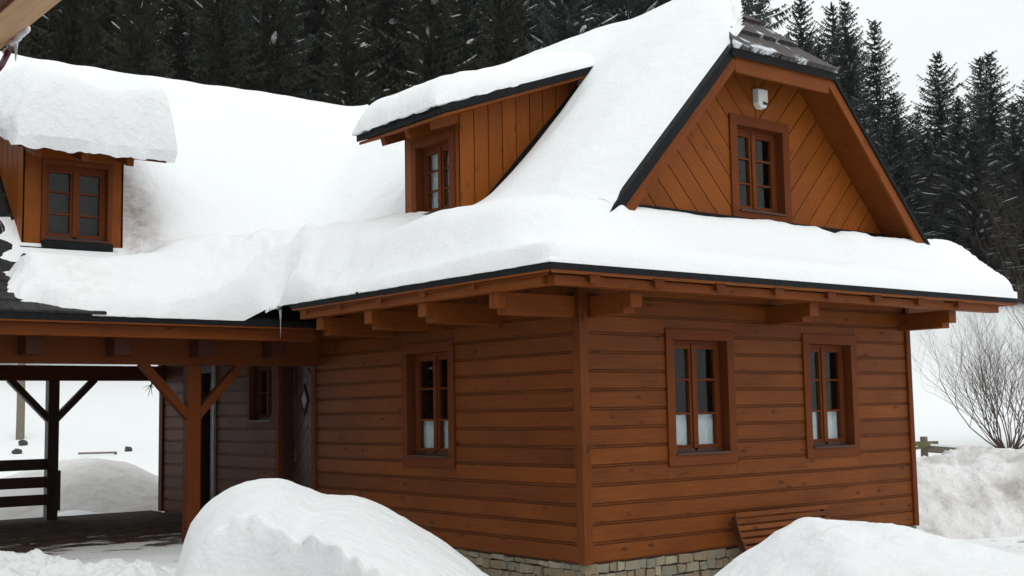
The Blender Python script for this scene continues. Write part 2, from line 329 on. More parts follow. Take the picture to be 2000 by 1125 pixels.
def siding(mb, M, x0, x1, z0, z1, holes):
    z = z0
    while z < z1:
        for (a, b, yo, yi) in ((z, z+.158, 0, .019), (z-.017, z+PITCH-.017, .0195, .045), (z+.1675, z+.1835, .004, .0194)):
            cells = [(x0, a, x1, b)]
            for h in holes:
                nc = []
                for (p, q, r, t) in cells:
                    if h[0] >= r or h[2] <= p or h[1] >= t or h[3] <= q: nc.append((p, q, r, t)); continue
                    if h[0] > p: nc.append((p, q, h[0], t))
                    if h[2] < r: nc.append((h[2], q, r, t))
                    m0, m1 = max(p, h[0]), min(r, h[2])
                    if h[1]-q > .004: nc.append((m0, q, m1, h[1]))
                    if t-h[3] > .004: nc.append((m0, h[3], m1, t))
                cells = nc
            for (p, q, r, t) in cells:
                if r-p > .02: mb.box((p, yo+random.uniform(0, .0015) if yo == 0 else yo, q), (r, yi, t), M, udir=(1, 0, 0), tint=None if yo == 0 else .15)
        z += PITCH
def window(M, x0, z0, x1, z1, parent, depth=.105, trim=.115, curtain='half', rows=3, name='window', sillw=True, fr=W_FRAME, lining=.55, side=.3):
    """outer trim rect x0..x1, z0..z1 on the wall's face"""
    t = MB(); yo = -.025
    t.box((x0, yo, z1-trim), (x1, .05, z1), M, udir=(1, 0, 0)); t.box((x0, yo, z0), (x1, .05, z0+trim), M, udir=(1, 0, 0))
    t.box((x0, yo+.001, z0+trim), (x0+trim, .05, z1-trim), M, udir=(0, 0, 1)); t.box((x1-trim, yo+.001, z0+trim), (x1, .05, z1-trim), M, udir=(0, 0, 1))
    win = t.build(name, fr, parent, bevel=.004)
    a, b, c, d = x0+trim, x1-trim, z0+trim, z1-trim
    j = MB(); e = .02
    j.box((a-e, .05, c), (a, depth+.08, d), M, udir=(0, 0, 1)); j.box((b, .05, c), (b+e, depth+.08, d), M, udir=(0, 0, 1)); j.box((a, .05, d), (b, depth+.08, d+e), M, udir=(1, 0, 0))
    j.box((a, .05, c-e), (b, depth+.08, c), M, udir=(1, 0, 0)); j.build('jamb', fr, win)
    s = MB(); y0, y1 = depth, depth+.055; f = .055
    s.box((a, y0, d-f), (b, y1, d), M, udir=(1, 0, 0)); s.box((a, y0, c), (b, y1, c+f+.01), M, udir=(1, 0, 0))
    s.box((a, y0, c+f), (a+f*.7, y1, d-f), M, udir=(0, 0, 1)); s.box((b-f*.7, y0, c+f), (b, y1, d-f), M, udir=(0, 0, 1))
    mid = (a+b)/2; s.box((mid-.03, y0-.012, c+f*.6), (mid+.03, y1, d-f*.6), M, udir=(0, 0, 1)); s.build('frame', fr, win, bevel=.004)
    for (p, q) in ((a+f*.7, mid-.03), (mid+.03, b-f*.7)):
        k = MB(); g = .032; zc, zd = c+f+.01, d-f
        k.box((p, y0+.006, zd-g), (q, y1, zd), M, udir=(1, 0, 0)); k.box((p, y0+.006, zc), (q, y1, zc+g), M, udir=(1, 0, 0))
        k.box((p, y0+.006, zc+g), (p+g, y1, zd-g), M, udir=(0, 0, 1)); k.box((q-g, y0+.006, zc+g), (q, y1, zd-g), M, udir=(0, 0, 1))
        for i in range(1, rows):
            zz = zc+(zd-zc)*i/rows; k.box((p+g, y0+.012, zz-.011), (q-g, y1-.01, zz+.011), M, udir=(1, 0, 0))
        k.build('sash', fr, win, bevel=.003)
    gl = MB(); gl.prism([M @ Vector(p) for p in ((a+.02, y1-.02, c+.03), (b-.02, y1-.02, c+.03), (b-.02, y1-.02, d-.03), (a+.02, y1-.02, d-.03))], [M @ Vector(p) for p in ((a+.02, y1-.016, c+.03), (b-.02, y1-.016, c+.03), (b-.02, y1-.016, d-.03), (a+.02, y1-.016, d-.03))]); gl.build('pane', M_GLASSY, win)
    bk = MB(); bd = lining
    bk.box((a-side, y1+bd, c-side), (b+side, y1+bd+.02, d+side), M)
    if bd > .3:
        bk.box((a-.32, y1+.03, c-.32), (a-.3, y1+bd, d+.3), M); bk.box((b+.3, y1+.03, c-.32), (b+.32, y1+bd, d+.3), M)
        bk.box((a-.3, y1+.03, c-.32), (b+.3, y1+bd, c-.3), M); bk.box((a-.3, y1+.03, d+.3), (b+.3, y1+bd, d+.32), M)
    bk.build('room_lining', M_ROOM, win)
    def drape(p, q, z_lo, z_hi, yy, amp, nm='curtain'):
        nx = 50; v = []; fcs = []
        for i in range(nx+1):
            xx = p+(q-p)*i/nx; yv = yy+amp*math.sin(i*1.15+p*9)+amp*.6*math.sin(i*.43+2)
            for jz in range(5):
                zz = z_lo+(z_hi-z_lo)*jz/4; v.append(M @ Vector((xx, yv, zz)))
        for i in range(nx):
            for jz in range(4): b_ = i*5+jz; fcs.append((b_, b_+5, b_+6, b_+1))
        return mesh_obj(nm, v, fcs, M_CURT, win, smooth=True)
    if curtain == 'half':
        drape(a+.03, b-.03, c+.04, c+.04+(d-c)*.31, y1+.03, .009)
    if curtain == 'full': drape(a+.02, b-.02, c+.02, d-.02, y1+.035, .006)
    if sillw:
        sl = MB(); sl.box((a-.005, -.045, c-.004), (b+.005, depth, c+.018), M, udir=(1, 0, 0)); sl.box((a+.002, depth-.012, c+.019), (b-.002, depth-.001, c+.06), M, udir=(1, 0, 0)); sl.build('sill', W_DARK, win)
    return win

# windows on the lower gable wall, the side wall
w1 = (1.20, .90, 2.27, 2.36); w2 = (3.48, .90, 4.50, 2.36)
yS = lambda y: -y                                                  # side wall local x
w3 = (-3.25, .88, -2.17, 2.33)
dr = (-6.49, -.05, -5.36, 2.35); ws = (-7.40, 1.33, -6.492, 2.35); d2 = (-9.12, -.05, -8.50, 2.35)
TR = .115
def inner(h, t=TR): return (h[0]+t-.001, h[1]+t-.001, h[2]-t+.001, h[3]-t+.001)
wl = MB()
wall_cells(wl, M_FRONT, .02, Wd-.02, -.1, 3.18, .045, .30, [inner(w1), inner(w2)])
wl.build('gable_wall_core', W_DARK, HOUSE)
sd_ = MB(); siding(sd_, M_FRONT, .085, Wd-.06, 0, 3.05, [w1, w2]); sd_.build('gable_wall_siding', W_SIDE, HOUSE, bevel=.0035)
wl = MB(); wall_cells(wl, M_LEFT, -10.5, -.31, -.1, 2.95, .045, .30, [inner(w3), inner(ws), (-6.37, -.1, -5.48, 2.25), (-9.05, -.1, -8.58, 2.2)])
wl.build('side_wall_core', W_DARK, HOUSE)
sd_ = MB(); siding(sd_, M_LEFT, -10.46, -.085, 0, 2.9, [w3, dr, ws, d2]); sd_.build('side_wall_siding', W_SIDE, HOUSE, bevel=.0035)
# remaining outer walls
ow = MB(); ow.box((Wd-.3, .31, -.1), (Wd-.02, 10.4, 3.18)); ow.box((.12, 10.25, -.1), (Wd-.31, 10.52, 3.1)); ow.build('rear_wall', W_SIDE, HOUSE)
cp = MB(); cp.box((-.03, -.03, -.02), (.085, .085, 3.0), udir=(0, 0, 1)); cp.build('corner_post', W_SIDE, HOUSE, bevel=.006)
cp = MB(); cp.box((Wd-.06, -.03, -.02), (Wd+.03, .085, 3.0), udir=(0, 0, 1)); cp.build('corner_post', W_FRAME, HOUSE, bevel=.006)
cp = MB(); cp.box((-.03, 10.46, -.02), (.10, 10.60, 2.55), udir=(0, 0, 1)); cp.build('corner_post', W_FRAME, HOUSE, bevel=.006)
for w_ in (w1, w2): window(M_FRONT, *w_, HOUSE)
window(M_LEFT, *w3, HOUSE)
window(M_LEFT, *ws, HOUSE, rows=2, curtain='none', trim=.10)
# doors
def door(M, x0, x1, z1, parent, depth, diamond=True):
    t = MB(); tr = .11
    t.box((x0, -.025, 0), (x0+tr, .05, z1-tr), M, udir=(0, 0, 1)); t.box((x1-tr, -.025, 0), (x1, .05, z1-tr), M, udir=(0, 0, 1)); t.box((x0, -.026, z1-tr), (x1, .05, z1), M, udir=(1, 0, 0))
    t.box((x0+tr-.02, .05, 0), (x0+tr, depth+.06, z1-tr), M, udir=(0, 0, 1)); t.box((x1-tr, .05, 0), (x1-tr+.02, depth+.06, z1-tr), M, udir=(0, 0, 1))
    t.box((x0+tr, .05, z1-tr), (x1-tr, depth+.06, z1-tr+.02), M, udir=(1, 0, 0))
    d = t.build('door', W_FRAME if diamond else W_DARK, parent, bevel=.004)
    a, b = x0+tr, x1-tr; l = MB()
    l.box((a, depth, -.02), (b, depth+.05, z1-tr), M, udir=(0, 0, 1), tint=.6)
    if diamond:   # shaped boards on the leaf, chevrons either side
        nb = 9
        for side in (0, 1):
            for k in range(-3, 12):
                zc = .15+k*.2; m_ = (a+b)/2; lo_, hi_ = (a+.07, m_-.004) if side == 0 else (m_+.004, b-.07)
                q = [(lo_, zc+(.0 if side == 0 else .42)), (hi_, zc+(.42 if side == 0 else 0)), (hi_, zc+.19+(.42 if side == 0 else 0)), (lo_, zc+.19+(0 if side == 0 else .42))]
                if min(p[1] for p in q) < .03 or max(p[1] for p in q) > z1-tr-.06: continue
                if max(p[1] for p in q) > 1.55 and min(p[1] for p in q) < 1.9 and False: continue
                l.prism([M @ Vector((x, depth-.014, z)) for x, z in q], [M @ Vector((x, depth, z)) for x, z in q])
    l.build('leaf', W_DOOR if diamond else W_DARK, d, bevel=.003)
    if diamond:
        cx, cz = a+(b-a)*.40, 1.72
        g = MB(); rr = (.085, .16); ring = [(cx-rr[0], cz), (cx, cz-rr[1]), (cx+rr[0], cz), (cx, cz+rr[1])]; r2 = [(cx+(x-cx)*1.5, cz+(z-cz)*1.4) for x, z in ring]
        for i in range(4):
            k = (i+1) % 4; q = [ring[i], ring[k], r2[k], r2[i]]
            g.prism([M @ Vector((x, depth-.035, z)) for x, z in q], [M @ Vector((x, depth-.01, z)) for x, z in q])
        g.build('diamond_frame', W_DARK, d)
        g = MB(); g.prism([M @ Vector((x, depth-.020, z)) for x, z in ring], [M @ Vector((x, depth-.016, z)) for x, z in ring]); g.build('diamond_pane', M_CURT, d)
        h = MB(); h.tube(M @ Vector((a+.09, depth-.05, .98)), M @ Vector((a+.09, depth, .98)), .012, .012, 8); h.tube(M @ Vector((a+.09, depth-.05, .98)), M @ Vector((a+.20, depth-.05, .98)), .011, .011, 8)
        h.box((a+.065, depth-.018, .86), (a+.115, depth-.014, 1.06), M); h.build('handle', plain('brass', (.55, .42, .22), rough=.3, metal=1, noise=.1, bump=0), d)
    return d
door(M_LEFT, dr[0], dr[2], 2.35, HOUSE, .2)
door(M_LEFT, d2[0], d2[2], 2.30, HOUSE, .2, diamond=False)
tb = MB(); tb.box((-8.52, -.04, 0), (-8.46, .0, 2.3), M_LEFT, udir=(0, 0, 1)); tb.build('door_trim', plain('pale_trim', (.34, .33, .33), rough=.5), HOUSE, bevel=.004)

# stone plinth
def plinth():
    core = MB(); core.box((.05, .05, -1.0), (Wd-.05, .5, -.022)); core.box((.05, .5, -1.0), (.5, 10.4, -.022)); core.build('plinth_core', M_MORTAR, HOUSE)
    st = MB()
    def run(M, length):
        z = -.92
        while z < -.03:
            h = random.uniform(.08, .125); h = min(h, -.024-z)
            if h < .03: break
            x = random.uniform(-.05, 0) if M is M_FRONT else -random.uniform(0, .05)
            x = .0
            while x < length:
                wv = random.uniform(.09, .24); e = min(x+wv, length); g = .007
                jit = lambda: random.uniform(-.011, .011); yo = .0+random.uniform(.0, .022)
                c = [(x+g+jit(), z+g+jit()), (e-g+jit(), z+g+jit()), (e-g+jit(), z+h-g+jit()), (x+g+jit(), z+h-g+jit())]
                st.prism([M @ Vector((p, yo, q)) for p, q in c], [M @ Vector((p, .08, q)) for p, q in c], tint=random.random()); x = e
            z += h
    run(M_FRONT, Wd); run(T(0, 5.3, 0) @ M_LEFT, 5.3)
    st.build('plinth', M_STONE, HOUSE, bevel=.016)
plinth()

# roof ------------------------------------------------------------------
RX = Wd+1.13
def z_lo(x, y): return 2.855+.5*np.minimum(np.minimum(x+1.13, y+.9), RX-x)
def z_st(x): return 3.414+1.06*np.minimum(x, Wd-x)
YM = 8.55
def z_mk(y): yy = np.minimum(y, 2*YM-y); return np.maximum(2.68+.5*(yy-4.5), 3.3+1.06*(yy-5.73))
def roof():
    polys = []
    P3 = lambda pts, zf: [Vector((x, y, float(zf(x, y)))) for x, y in pts]
    lo = lambda x, y: 2.855+.5*min(x+1.13, y+.9, RX-x)
    polys.append((P3([(-1.13, -.9), (0.012, .242), (.012, 6.0), (-.45, 5.5), (-1.13, 3.92)], lo), .078))
    polys.append((P3([(-1.13, -.9), (RX, -.9), (RX-1.142, .242), (.012, .242)], lambda x, y: 2.855+.5*(y+.9)), .078))
    polys.append((P3([(RX, -.9), (RX, 12.6), (RX-1.142, 12.6), (RX-1.142, .242)], lo), .078))
    st = lambda x, y: 3.414+1.06*min(x, Wd-x)
    polys.append((P3([(.012, -.42), (1.92, -.42), (2.8, .5), (2.8, YM), (.012, YM)], st), .15))
    polys.append((P3([(Wd-.012, -.42), (Wd-1.92, -.42), (2.8, .5), (2.8, YM), (Wd-.012, YM)], st), .15))
    zm = lambda x, y: float(z_mk(y))
    polys.append((P3([(-8, 4.5), (0.0, 4.5), (0.0, 5.7214), (-8, 5.7214)], zm), .078))
    polys.append((P3([(-8, 5.7214), (Wd+.3, 5.7214), (Wd+.3, YM), (-8, YM)], zm), .10))
    polys.append((P3([(-8, YM), (Wd+.3, YM), (Wd+.3, 11.3786), (-8, 11.3786)], zm), .10))
    polys.append((P3([(-8, 11.3786), (Wd+.3, 11.3786), (Wd+.3, 12.6), (-8, 12.6)], zm), .078))
    r = MB(); s = MB()
    for pts, th in polys:
        r.prism(pts, [p-Vector((0, 0, th)) for p in pts])
        c = sum(pts, Vector())/len(pts)
        q = [c+(p-c)*.996 for p in pts]; s.prism([p-Vector((0, 0, th+.001)) for p in q], [p-Vector((0, 0, th+.022)) for p in q])
    ro = r.build('roof', M_ROOF, HOUSE)
    s.build('roof_boarding', W_BEAM, HOUSE)
    # hip: stepped courses of weathered boards
    hp = MB(); A, B, Cc = Vector((1.92, -.42, 5.47)), Vector((Wd-1.92, -.42, 5.47)), Vector((2.8, .5, 6.38))
    A0, B0 = A+Vector((-.03, -.06, -.03)), B+Vector((.03, -.06, -.03))
    nrm = (B-A).cross(Cc-A).normalized(); nrm = nrm if nrm.z > 0 else -nrm
    hp.prism([A0+nrm*.02, B0+nrm*.02, Cc+nrm*.02], [A0-Vector((0, 0, .095)), B0-Vector((0, 0, .095)), Cc-Vector((0, 0, .095))], udir=(0, 1, 1))
    hp.build('hip_edge', M_ROOF, HOUSE)
    cs = MB(); nc = 3
    for k in range(nc):
        t0, t1 = k/nc-(.02 if k else .04), min(1, (k+1)/nc+.05)
        L0, L1, R0, R1 = A.lerp(Cc, max(t0, -.04)), A.lerp(Cc, t1), B.lerp(Cc, max(t0, -.04)), B.lerp(Cc, t1)
        up0, up1 = nrm*.085, nrm*.03
        m_ = 14
        for i in range(m_):
            a, b = i/m_+.002, (i+1)/m_-.002; j = random.uniform(-.012, .012)
            q = [L0.lerp(R0, a), L0.lerp(R0, b), L1.lerp(R1, b), L1.lerp(R1, a)]
            dn = (A-Cc).normalized()*0+Vector((0, -1, -.99)).normalized()*(.03+j)
            cs.prism([q[0]+up0+dn, q[1]+up0+dn, q[2]+up1, q[3]+up1], [q[0]+nrm*.03+dn, q[1]+nrm*.03+dn, q[2], q[3]], udir=(0, 1, 1))
    cs.build('hip_roof', M_SHING, HOUSE)
roof()
def courses():
    c = MB(); rdc = random.Random(8)
    y = 4.5
    while y < 7.6:
        x = -6.2; dy_ = .27
        while x < -3.3:
            wv = rdc.uniform(.13, .24); y1 = min(y+dy_+.03, 7.9); za, zb = float(z_mk(y)), float(z_mk(y1)); e = rdc.uniform(-.012, .012); lift = .030
            c.prism([(x, y+e-.01, za+lift), (x+wv-.006, y+e-.01, za+lift), (x+wv-.006, y1, zb+.008), (x, y1, zb+.008)], [(x, y+e-.01, za+.004), (x+wv-.006, y+e-.01, za+.004), (x+wv-.006, y1, zb-.01), (x, y1, zb-.01)], udir=(0, 1, .5)); x += wv
        y += dy_
    c.build('roof_courses', M_TILE, HOUSE)
courses()
# rake boards along the gable verge
def rake():
    y0, y1 = -.44, -.40
    for sgn in (0, 1):
        fx = (lambda x: x) if sgn == 0 else (lambda x: Wd-x)
        b = MB(); zt = (lambda x: 3.414+1.06*x-.135) if sgn == 0 else (lambda x: 3.414+1.06*x-.065)
        q = [(fx(.10), zt(.10)), (fx(1.955), zt(1.955)), (fx(2.03), zt(2.03)-.16), (fx(.12), zt(.12)-.20)]
        b.prism([(x, y0, z) for x, z in q], [(x, y1, z) for x, z in q], udir=(q[1][0]-q[0][0], 0, q[1][1]-q[0][1])); b.build('rake_board', W_BEAM, HOUSE, bevel=.005)
        # black edge strip proud of the slab
        b = MB(); q = [(fx(.02), 3.414+.03), (fx(1.93), 3.414+1.06*1.93+.01), (fx(1.93), zt(1.93)+.006), (fx(.10), zt(.10)-.002)]
        b.prism([(x, -.462, z) for x, z in q], [(x, -.42, z) for x, z in q]); b.build('verge_edge', M_ROOF, HOUSE)
    b = MB(); b.box((1.98, -.445, 5.18), (Wd-1.98, -.40, 5.372), udir=(1, 0, 0)); b.build('rake_board', W_BEAM, HOUSE, bevel=.005)
    # purlin ends carried through the gable
rake()
# chevron clad gable
def clip(poly, a, b, c):     # keep a*x+b*z<=c
    out = []
    for i in range(len(poly)):
        p, q = poly[i], poly[(i+1) % len(poly)]; dp, dq = a*p[0]+b*p[1]-c, a*q[0]+b*q[1]-c
        if dp <= 0: out.append(p)
        if dp*dq < 0: t = dp/(dp-dq); out.append((p[0]+(q[0]-p[0])*t, p[1]+(q[1]-p[1])*t))
    return out
def boards(mb, M, poly, ang, wd, gap, y0, y1, off=0, strip=False):
    n = (-math.sin(ang), math.cos(ang)); ds = [n[0]*x+n[1]*z for x, z in poly]
    k = math.floor((min(ds)-off)/wd)
    while off+k*wd < max(ds):
        lo_ = off+k*wd; hi_ = lo_+wd-gap
        q = clip(clip(poly, -n[0], -n[1], -lo_), n[0], n[1], hi_)
        random.seed(k*7+int(ang*100)); tn = random.random()
        if len(q) >= 3: mb.prism([M @ Vector((x, y0, z)) for x, z in q], [M @ Vector((x, y1, z)) for x, z in q], udir=M.to_3x3() @ Vector((math.cos(ang), 0, math.sin(ang))), tint=tn)
        k += 1
def gable():
    g = (2.335, 3.62, 3.375, 4.86); mid = 2.8
    gp = [(.02, 3.20), (2.8, 3.20), (2.8, 5.72), (2.36, 5.72), (.02, 3.235)]
    gpr = [(Wd-x, z) for x, z in gp][::-1]
    core = MB()
    gi = inner(g, .12)
    full = [(.02, 3.20), (Wd-.02, 3.20), (Wd-.02, 3.235), (Wd-2.36, 5.72), (2.36, 5.72), (.02, 3.235)]
    for q in (clip(full, 1, 0, gi[0]), clip(full, -1, 0, -gi[2]), clip(clip(clip(full, -1, 0, -gi[0]), 1, 0, gi[2]), 0, -1, -gi[3]), clip(clip(clip(full, -1, 0, -gi[0]), 1, 0, gi[2]), 0, 1, gi[1])):
        core.prism([(x, .045, z) for x, z in q], [(x, .2, z) for x, z in q], tint=.1)
    core.build('gable_core', W_DARK, HOUSE)
    mb = MB()
    for poly, ang, sx in ((gp, math.radians(-47), 1), (gpr, math.radians(47), -1)):
        pcs = ([clip(poly, 1, 0, g[0]), clip(clip(clip(poly, -1, 0, -g[0]), 0, -1, -g[3]), 1, 0, mid), clip(clip(clip(poly, -1, 0, -g[0]), 0, 1, g[1]), 1, 0, mid)] if sx == 1 else
               [clip(poly, -1, 0, -g[2]), clip(clip(clip(poly, 1, 0, g[2]), 0, -1, -g[3]), -1, 0, -mid-.012), clip(clip(clip(poly, 1, 0, g[2]), 0, 1, g[1]), -1, 0, -mid)])
        for pc in pcs:
            if len(pc) >= 3: boards(mb, M_FRONT, pc, ang, .235, .012, 0, .045, off=.05)
    mb.build('gable_cladding', W_GABLE, HOUSE, bevel=.003)
    window(M_FRONT, *g, HOUSE, curtain='none', trim=.12, depth=.10)
    f = MB(); f.box((2.2, -.10, 3.545), (3.5, .05, 3.62), udir=(1, 0, 0)); f.build('window_flashing', M_METAL, HOUSE)
    f = MB(); f.box((.5, -.035, 3.35), (5.3, -.003, 3.665), udir=(1, 0, 0)); f.build('gable_flashing', M_ROOF, HOUSE)
gable()
# eaves: purlins, rafter ends, bracket beams
def eaves():
    p = MB(); p.box((-1.0, -.80, 2.655), (6.45, -.68, 2.745), udir=(1, 0, 0)); p.build('eave_purlin', W_BEAM, HOUSE, bevel=.006)
    p = MB(); p.box((-1.05, -.675, 2.655), (-.93, 3.88, 2.775), udir=(0, 1, 0)); p.build('eave_purlin', W_BEAM, HOUSE, bevel=.006)
    p = MB(); p.box((-8, 4.62, 2.44), (-.42, 4.74, 2.585), udir=(1, 0, 0)); p.build('eave_purlin', W_BEAM, HOUSE, bevel=.006)
    f = MB(); f.box((-1.06, -.845, 2.757), (6.62, -.822, 2.792), udir=(1, 0, 0)); f.build('eave_batten', wood('light_batten', (.30, .10, .025), (.45, .17, .045), knot=.2), HOUSE)
    f = MB(); f.box((-1.088, -.8, 2.735), (-1.068, 3.85, 2.785), udir=(0, 1, 0)); f.build('eave_batten', W_BEAM, HOUSE)
    for x in (-.55, .29, 1.17, 2.07, 2.96, 3.80, 4.66, 5.5):
        b = MB(); b.prism([(x-.075, -.868, 2.775), (x+.075, -.868, 2.775), (x+.055, -.855, 2.675), (x-.055, -.855, 2.675)], [(x-.075, .0, 3.19), (x+.075, .0, 3.19), (x+.055, .0, 3.08), (x-.055, .0, 3.08)], udir=(0, 1, .5)); b.build('rafter_end', W_FRAME, HOUSE, bevel=.004)
    for y in (.35, 1.2, 2.05, 2.9, 3.7):
        b = MB(); b.prism([(-1.10, y-.05, 2.765), (-1.10, y+.05, 2.765), (-1.10, y+.05, 2.70), (-1.10, y-.05, 2.70)], [(0, y-.05, 3.30), (0, y+.05, 3.30), (0, y+.05, 3.2), (0, y-.05, 3.2)], udir=(1, 0, .5)); b.build('rafter_end', W_BEAM, HOUSE, bevel=.004)
    def bracket(M, x, ln, zt=2.66, hz=.215, wv=.16):
        b = MB(); b.box((x-wv/2, -ln+.10, zt-hz), (x+wv/2, .05, zt), M, udir=(0, 1, 0), tint=.5)
        b.box((x-wv/2+.002, -ln, zt-hz*.72), (x+wv/2-.002, -ln+.10, zt-.001), M, udir=(0, 1, 0), tint=.5)
        b.build('bracket_beam', W_BEAM, HOUSE, bevel=.008)
    for y in (.115, 1.35, 2.42, 3.5): bracket(M_LEFT, -y, 1.0)
    for x, l_ in ((.20, .62), (2.95, .62), (5.52, .72)): bracket(M_FRONT, x, l_)
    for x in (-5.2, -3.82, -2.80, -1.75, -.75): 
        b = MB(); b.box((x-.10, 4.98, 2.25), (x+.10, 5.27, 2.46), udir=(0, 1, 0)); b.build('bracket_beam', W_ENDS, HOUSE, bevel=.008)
eaves()
# carport --------------------------------------------------------------
def carport():
    b = MB(); b.box((-8, 5.275, 2.16), (.0, 5.435, 2.60), udir=(1, 0, 0)); b.build('carport_beam', W_FRAME, HOUSE, bevel=.008)  # darker window wood carries the shade under the eave in its colour
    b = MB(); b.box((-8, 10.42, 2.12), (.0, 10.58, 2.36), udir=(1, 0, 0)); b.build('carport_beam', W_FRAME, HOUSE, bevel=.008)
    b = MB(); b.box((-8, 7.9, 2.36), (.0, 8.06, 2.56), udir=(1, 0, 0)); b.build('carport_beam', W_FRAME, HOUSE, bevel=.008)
    c = MB()
    for i in range(46): c.box((-8, 4.76+i*.17, 2.61), (.0, 4.76+i*.17+.163, 2.635), udir=(1, 0, 0))
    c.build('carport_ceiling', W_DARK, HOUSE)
    for x, y, m in ((-1.765, 5.355, W_FRAME), (-5.2, 5.355, W_FRAME), (-1.815, 10.5, W_DARK), (-5.2, 10.5, W_DARK)):  # front posts and braces take the darker wood for shade too
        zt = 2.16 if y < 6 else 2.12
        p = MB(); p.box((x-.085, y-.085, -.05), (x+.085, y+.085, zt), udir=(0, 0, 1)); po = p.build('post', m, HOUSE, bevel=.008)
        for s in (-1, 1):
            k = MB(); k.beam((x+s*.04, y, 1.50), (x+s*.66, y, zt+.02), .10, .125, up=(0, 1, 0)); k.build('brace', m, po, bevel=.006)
    e = MB(); e.box((-8.1, 4.9, -.1), (-7.95, 10.5, 2.6)); e.build('end_wall', W_SIDE, HOUSE)
carport()

# dormers ---------------------------------------------------------------
def dormer(M, x0, x1, zb, ze, zwall, over, ol, orr, pitch, yback, win, cheek_pitch=1.06, wkw={}):
    """local: x width, y into the roof, z up. face at y=0, shed roof eave at y=-over with top edge at height ze, rising by pitch"""
    D = MB(); gh = win
    roofz = lambda y: ze-.13+pitch*(y+over)         # underside
    ctop = roofz(0)
    gi = inner(gh, wkw.get('trim', .10))
    # face boards either side of the window
    f = MB()
    for a, b in ((x0, gh[0]), (gh[2], x1)):
        n_ = max(1, round((b-a)/.16))
        for i in range(n_): f.box((a+(b-a)*i/n_+.003, 0, zb), (a+(b-a)*(i+1)/n_-.003, .045, ctop+.02), M, udir=(0, 0, 1))
    f.box((gh[0], 0, gh[3]), (gh[2], .045, ctop+.02), M, udir=(1, 0, 0)); f.box((gh[0], 0.002, zb), (gh[2], .045, gh[1]), M, udir=(1, 0, 0))
    d = f.build('dormer', W_GABLE, HOUSE, bevel=.003)
    core_ = MB(); wall_cells(core_, M, x0+.02, x1-.02, zb-.2, ctop, .047, .12, [gi]); core_.build('dormer_core', W_DARK, d)
    # cheeks: triangles of vertical boards on both sides
    for side in (0, 1):
        xs = (x0, x0+.03) if side == 0 else (x1-.03, x1)
        ch = MB(); y = 0.0; wv = .215
        base = lambda yy: zb-.35+cheek_pitch*yy
        while y < yback:
            y1 = min(y+wv-.012, yback); a = (y, base(y)); b = (y1, base(y1)); c = (y1, roofz(y1)+.02); e = (y, roofz(y)+.02)
            if c[1] > b[1]+.01 or e[1] > a[1]+.01:
                if c[1] < b[1]: c = b
                q = [a, b, c, e] if c != b else [a, b, e]
                ch.prism([M @ Vector((xs[0], p, z)) for p, z in q], [M @ Vector((xs[1], p, z)) for p, z in q], udir=(0, 0, 1))
            y += wv
        ch.build('cheek', W_GABLE, d, bevel=.003)
        cb = MB(); xi = (xs[1]+.001, xs[1]+.02) if side == 0 else (xs[0]-.02, xs[0]-.001)
        q = [(0.05, base(0)), (yback, base(yback)), (yback, roofz(yback)), (0.05, roofz(.05))]
        cb.prism([M @ Vector((xi[0], p, z)) for p, z in q], [M @ Vector((xi[1], p, z)) for p, z in q]); cb.build('cheek_core', W_DARK, d)
        fl = MB(); xf = (x0-.035, x0) if side == 0 else (x1, x1+.035)
        q = [(0.0, zb-.3+.33), (yback-.02, zb-.3+.33+cheek_pitch*(yback-.02)), (yback, base(yback)), (0, base(0))]
        q = [(0.0, base(0)+.385), (yback, base(yback)+.385), (yback, base(yback)), (0, base(0))]
        fl.prism([M @ Vector((xf[0], p, z)) for p, z in q], [M @ Vector((xf[1], p, z)) for p, z in q]); fl.build('cheek_flashing', M_ROOF, d)
    # roof slab
    a, b = x0-ol, x1+orr; yb = yback+.15; zt = lambda y: ze+pitch*(y+over)
    s = MB(); s.prism([M @ Vector(p) for p in ((a, -over, zt(-over)), (b, -over, zt(-over)), (b, yb, zt(yb)), (a, yb, zt(yb)))],
                      [M @ Vector(p) for p in ((a, -over, zt(-over)-.085), (b, -over, zt(-over)-.085), (b, yb, zt(yb)-.085), (a, yb, zt(yb)-.085))]); s.build('dormer_roof', M_ROOF, d, bevel=.004)
    e = .025; s = MB()
    s.prism([M @ Vector(p) for p in ((a+e, -over+e, zt(-over)-.086), (b-e, -over+e, zt(-over)-.086), (b-e, yb, zt(yb+e)-.086), (a+e, yb, zt(yb+e)-.086))],
            [M @ Vector(p) for p in ((a+e, -over+e, zt(-over)-.125), (b-e, -over+e, zt(-over)-.125), (b-e, yb, zt(yb+e)-.125), (a+e, yb, zt(yb+e)-.125))], udir=M.to_3x3() @ Vector((0, 1, pitch)))
    s.build('soffit', W_BEAM, d)
    for xx in (x0+.06, (x0+x1)/2, x1-.06):
        r = MB(); y0 = -over+.1
        r.prism([M @ Vector((xx-.045, y0, zt(y0)-.127)), M @ Vector((xx+.045, y0, zt(y0)-.127)), M @ Vector((xx+.045, y0+.03, zt(y0)-.23)), M @ Vector((xx-.045, y0+.03, zt(y0)-.23))],
                [M @ Vector((xx-.045, .0, zt(0)-.127)), M @ Vector((xx+.045, .0, zt(0)-.127)), M @ Vector((xx+.045, .0, zt(0)-.24)), M @ Vector((xx-.045, .0, zt(0)-.24))], udir=M.to_3x3() @ Vector((0, 1, pitch)))
        r.build('rafter', W_BEAM, d, bevel=.004)
    window(M, *gh, HOUSE, **{**dict(trim=.10, depth=.10), **wkw})
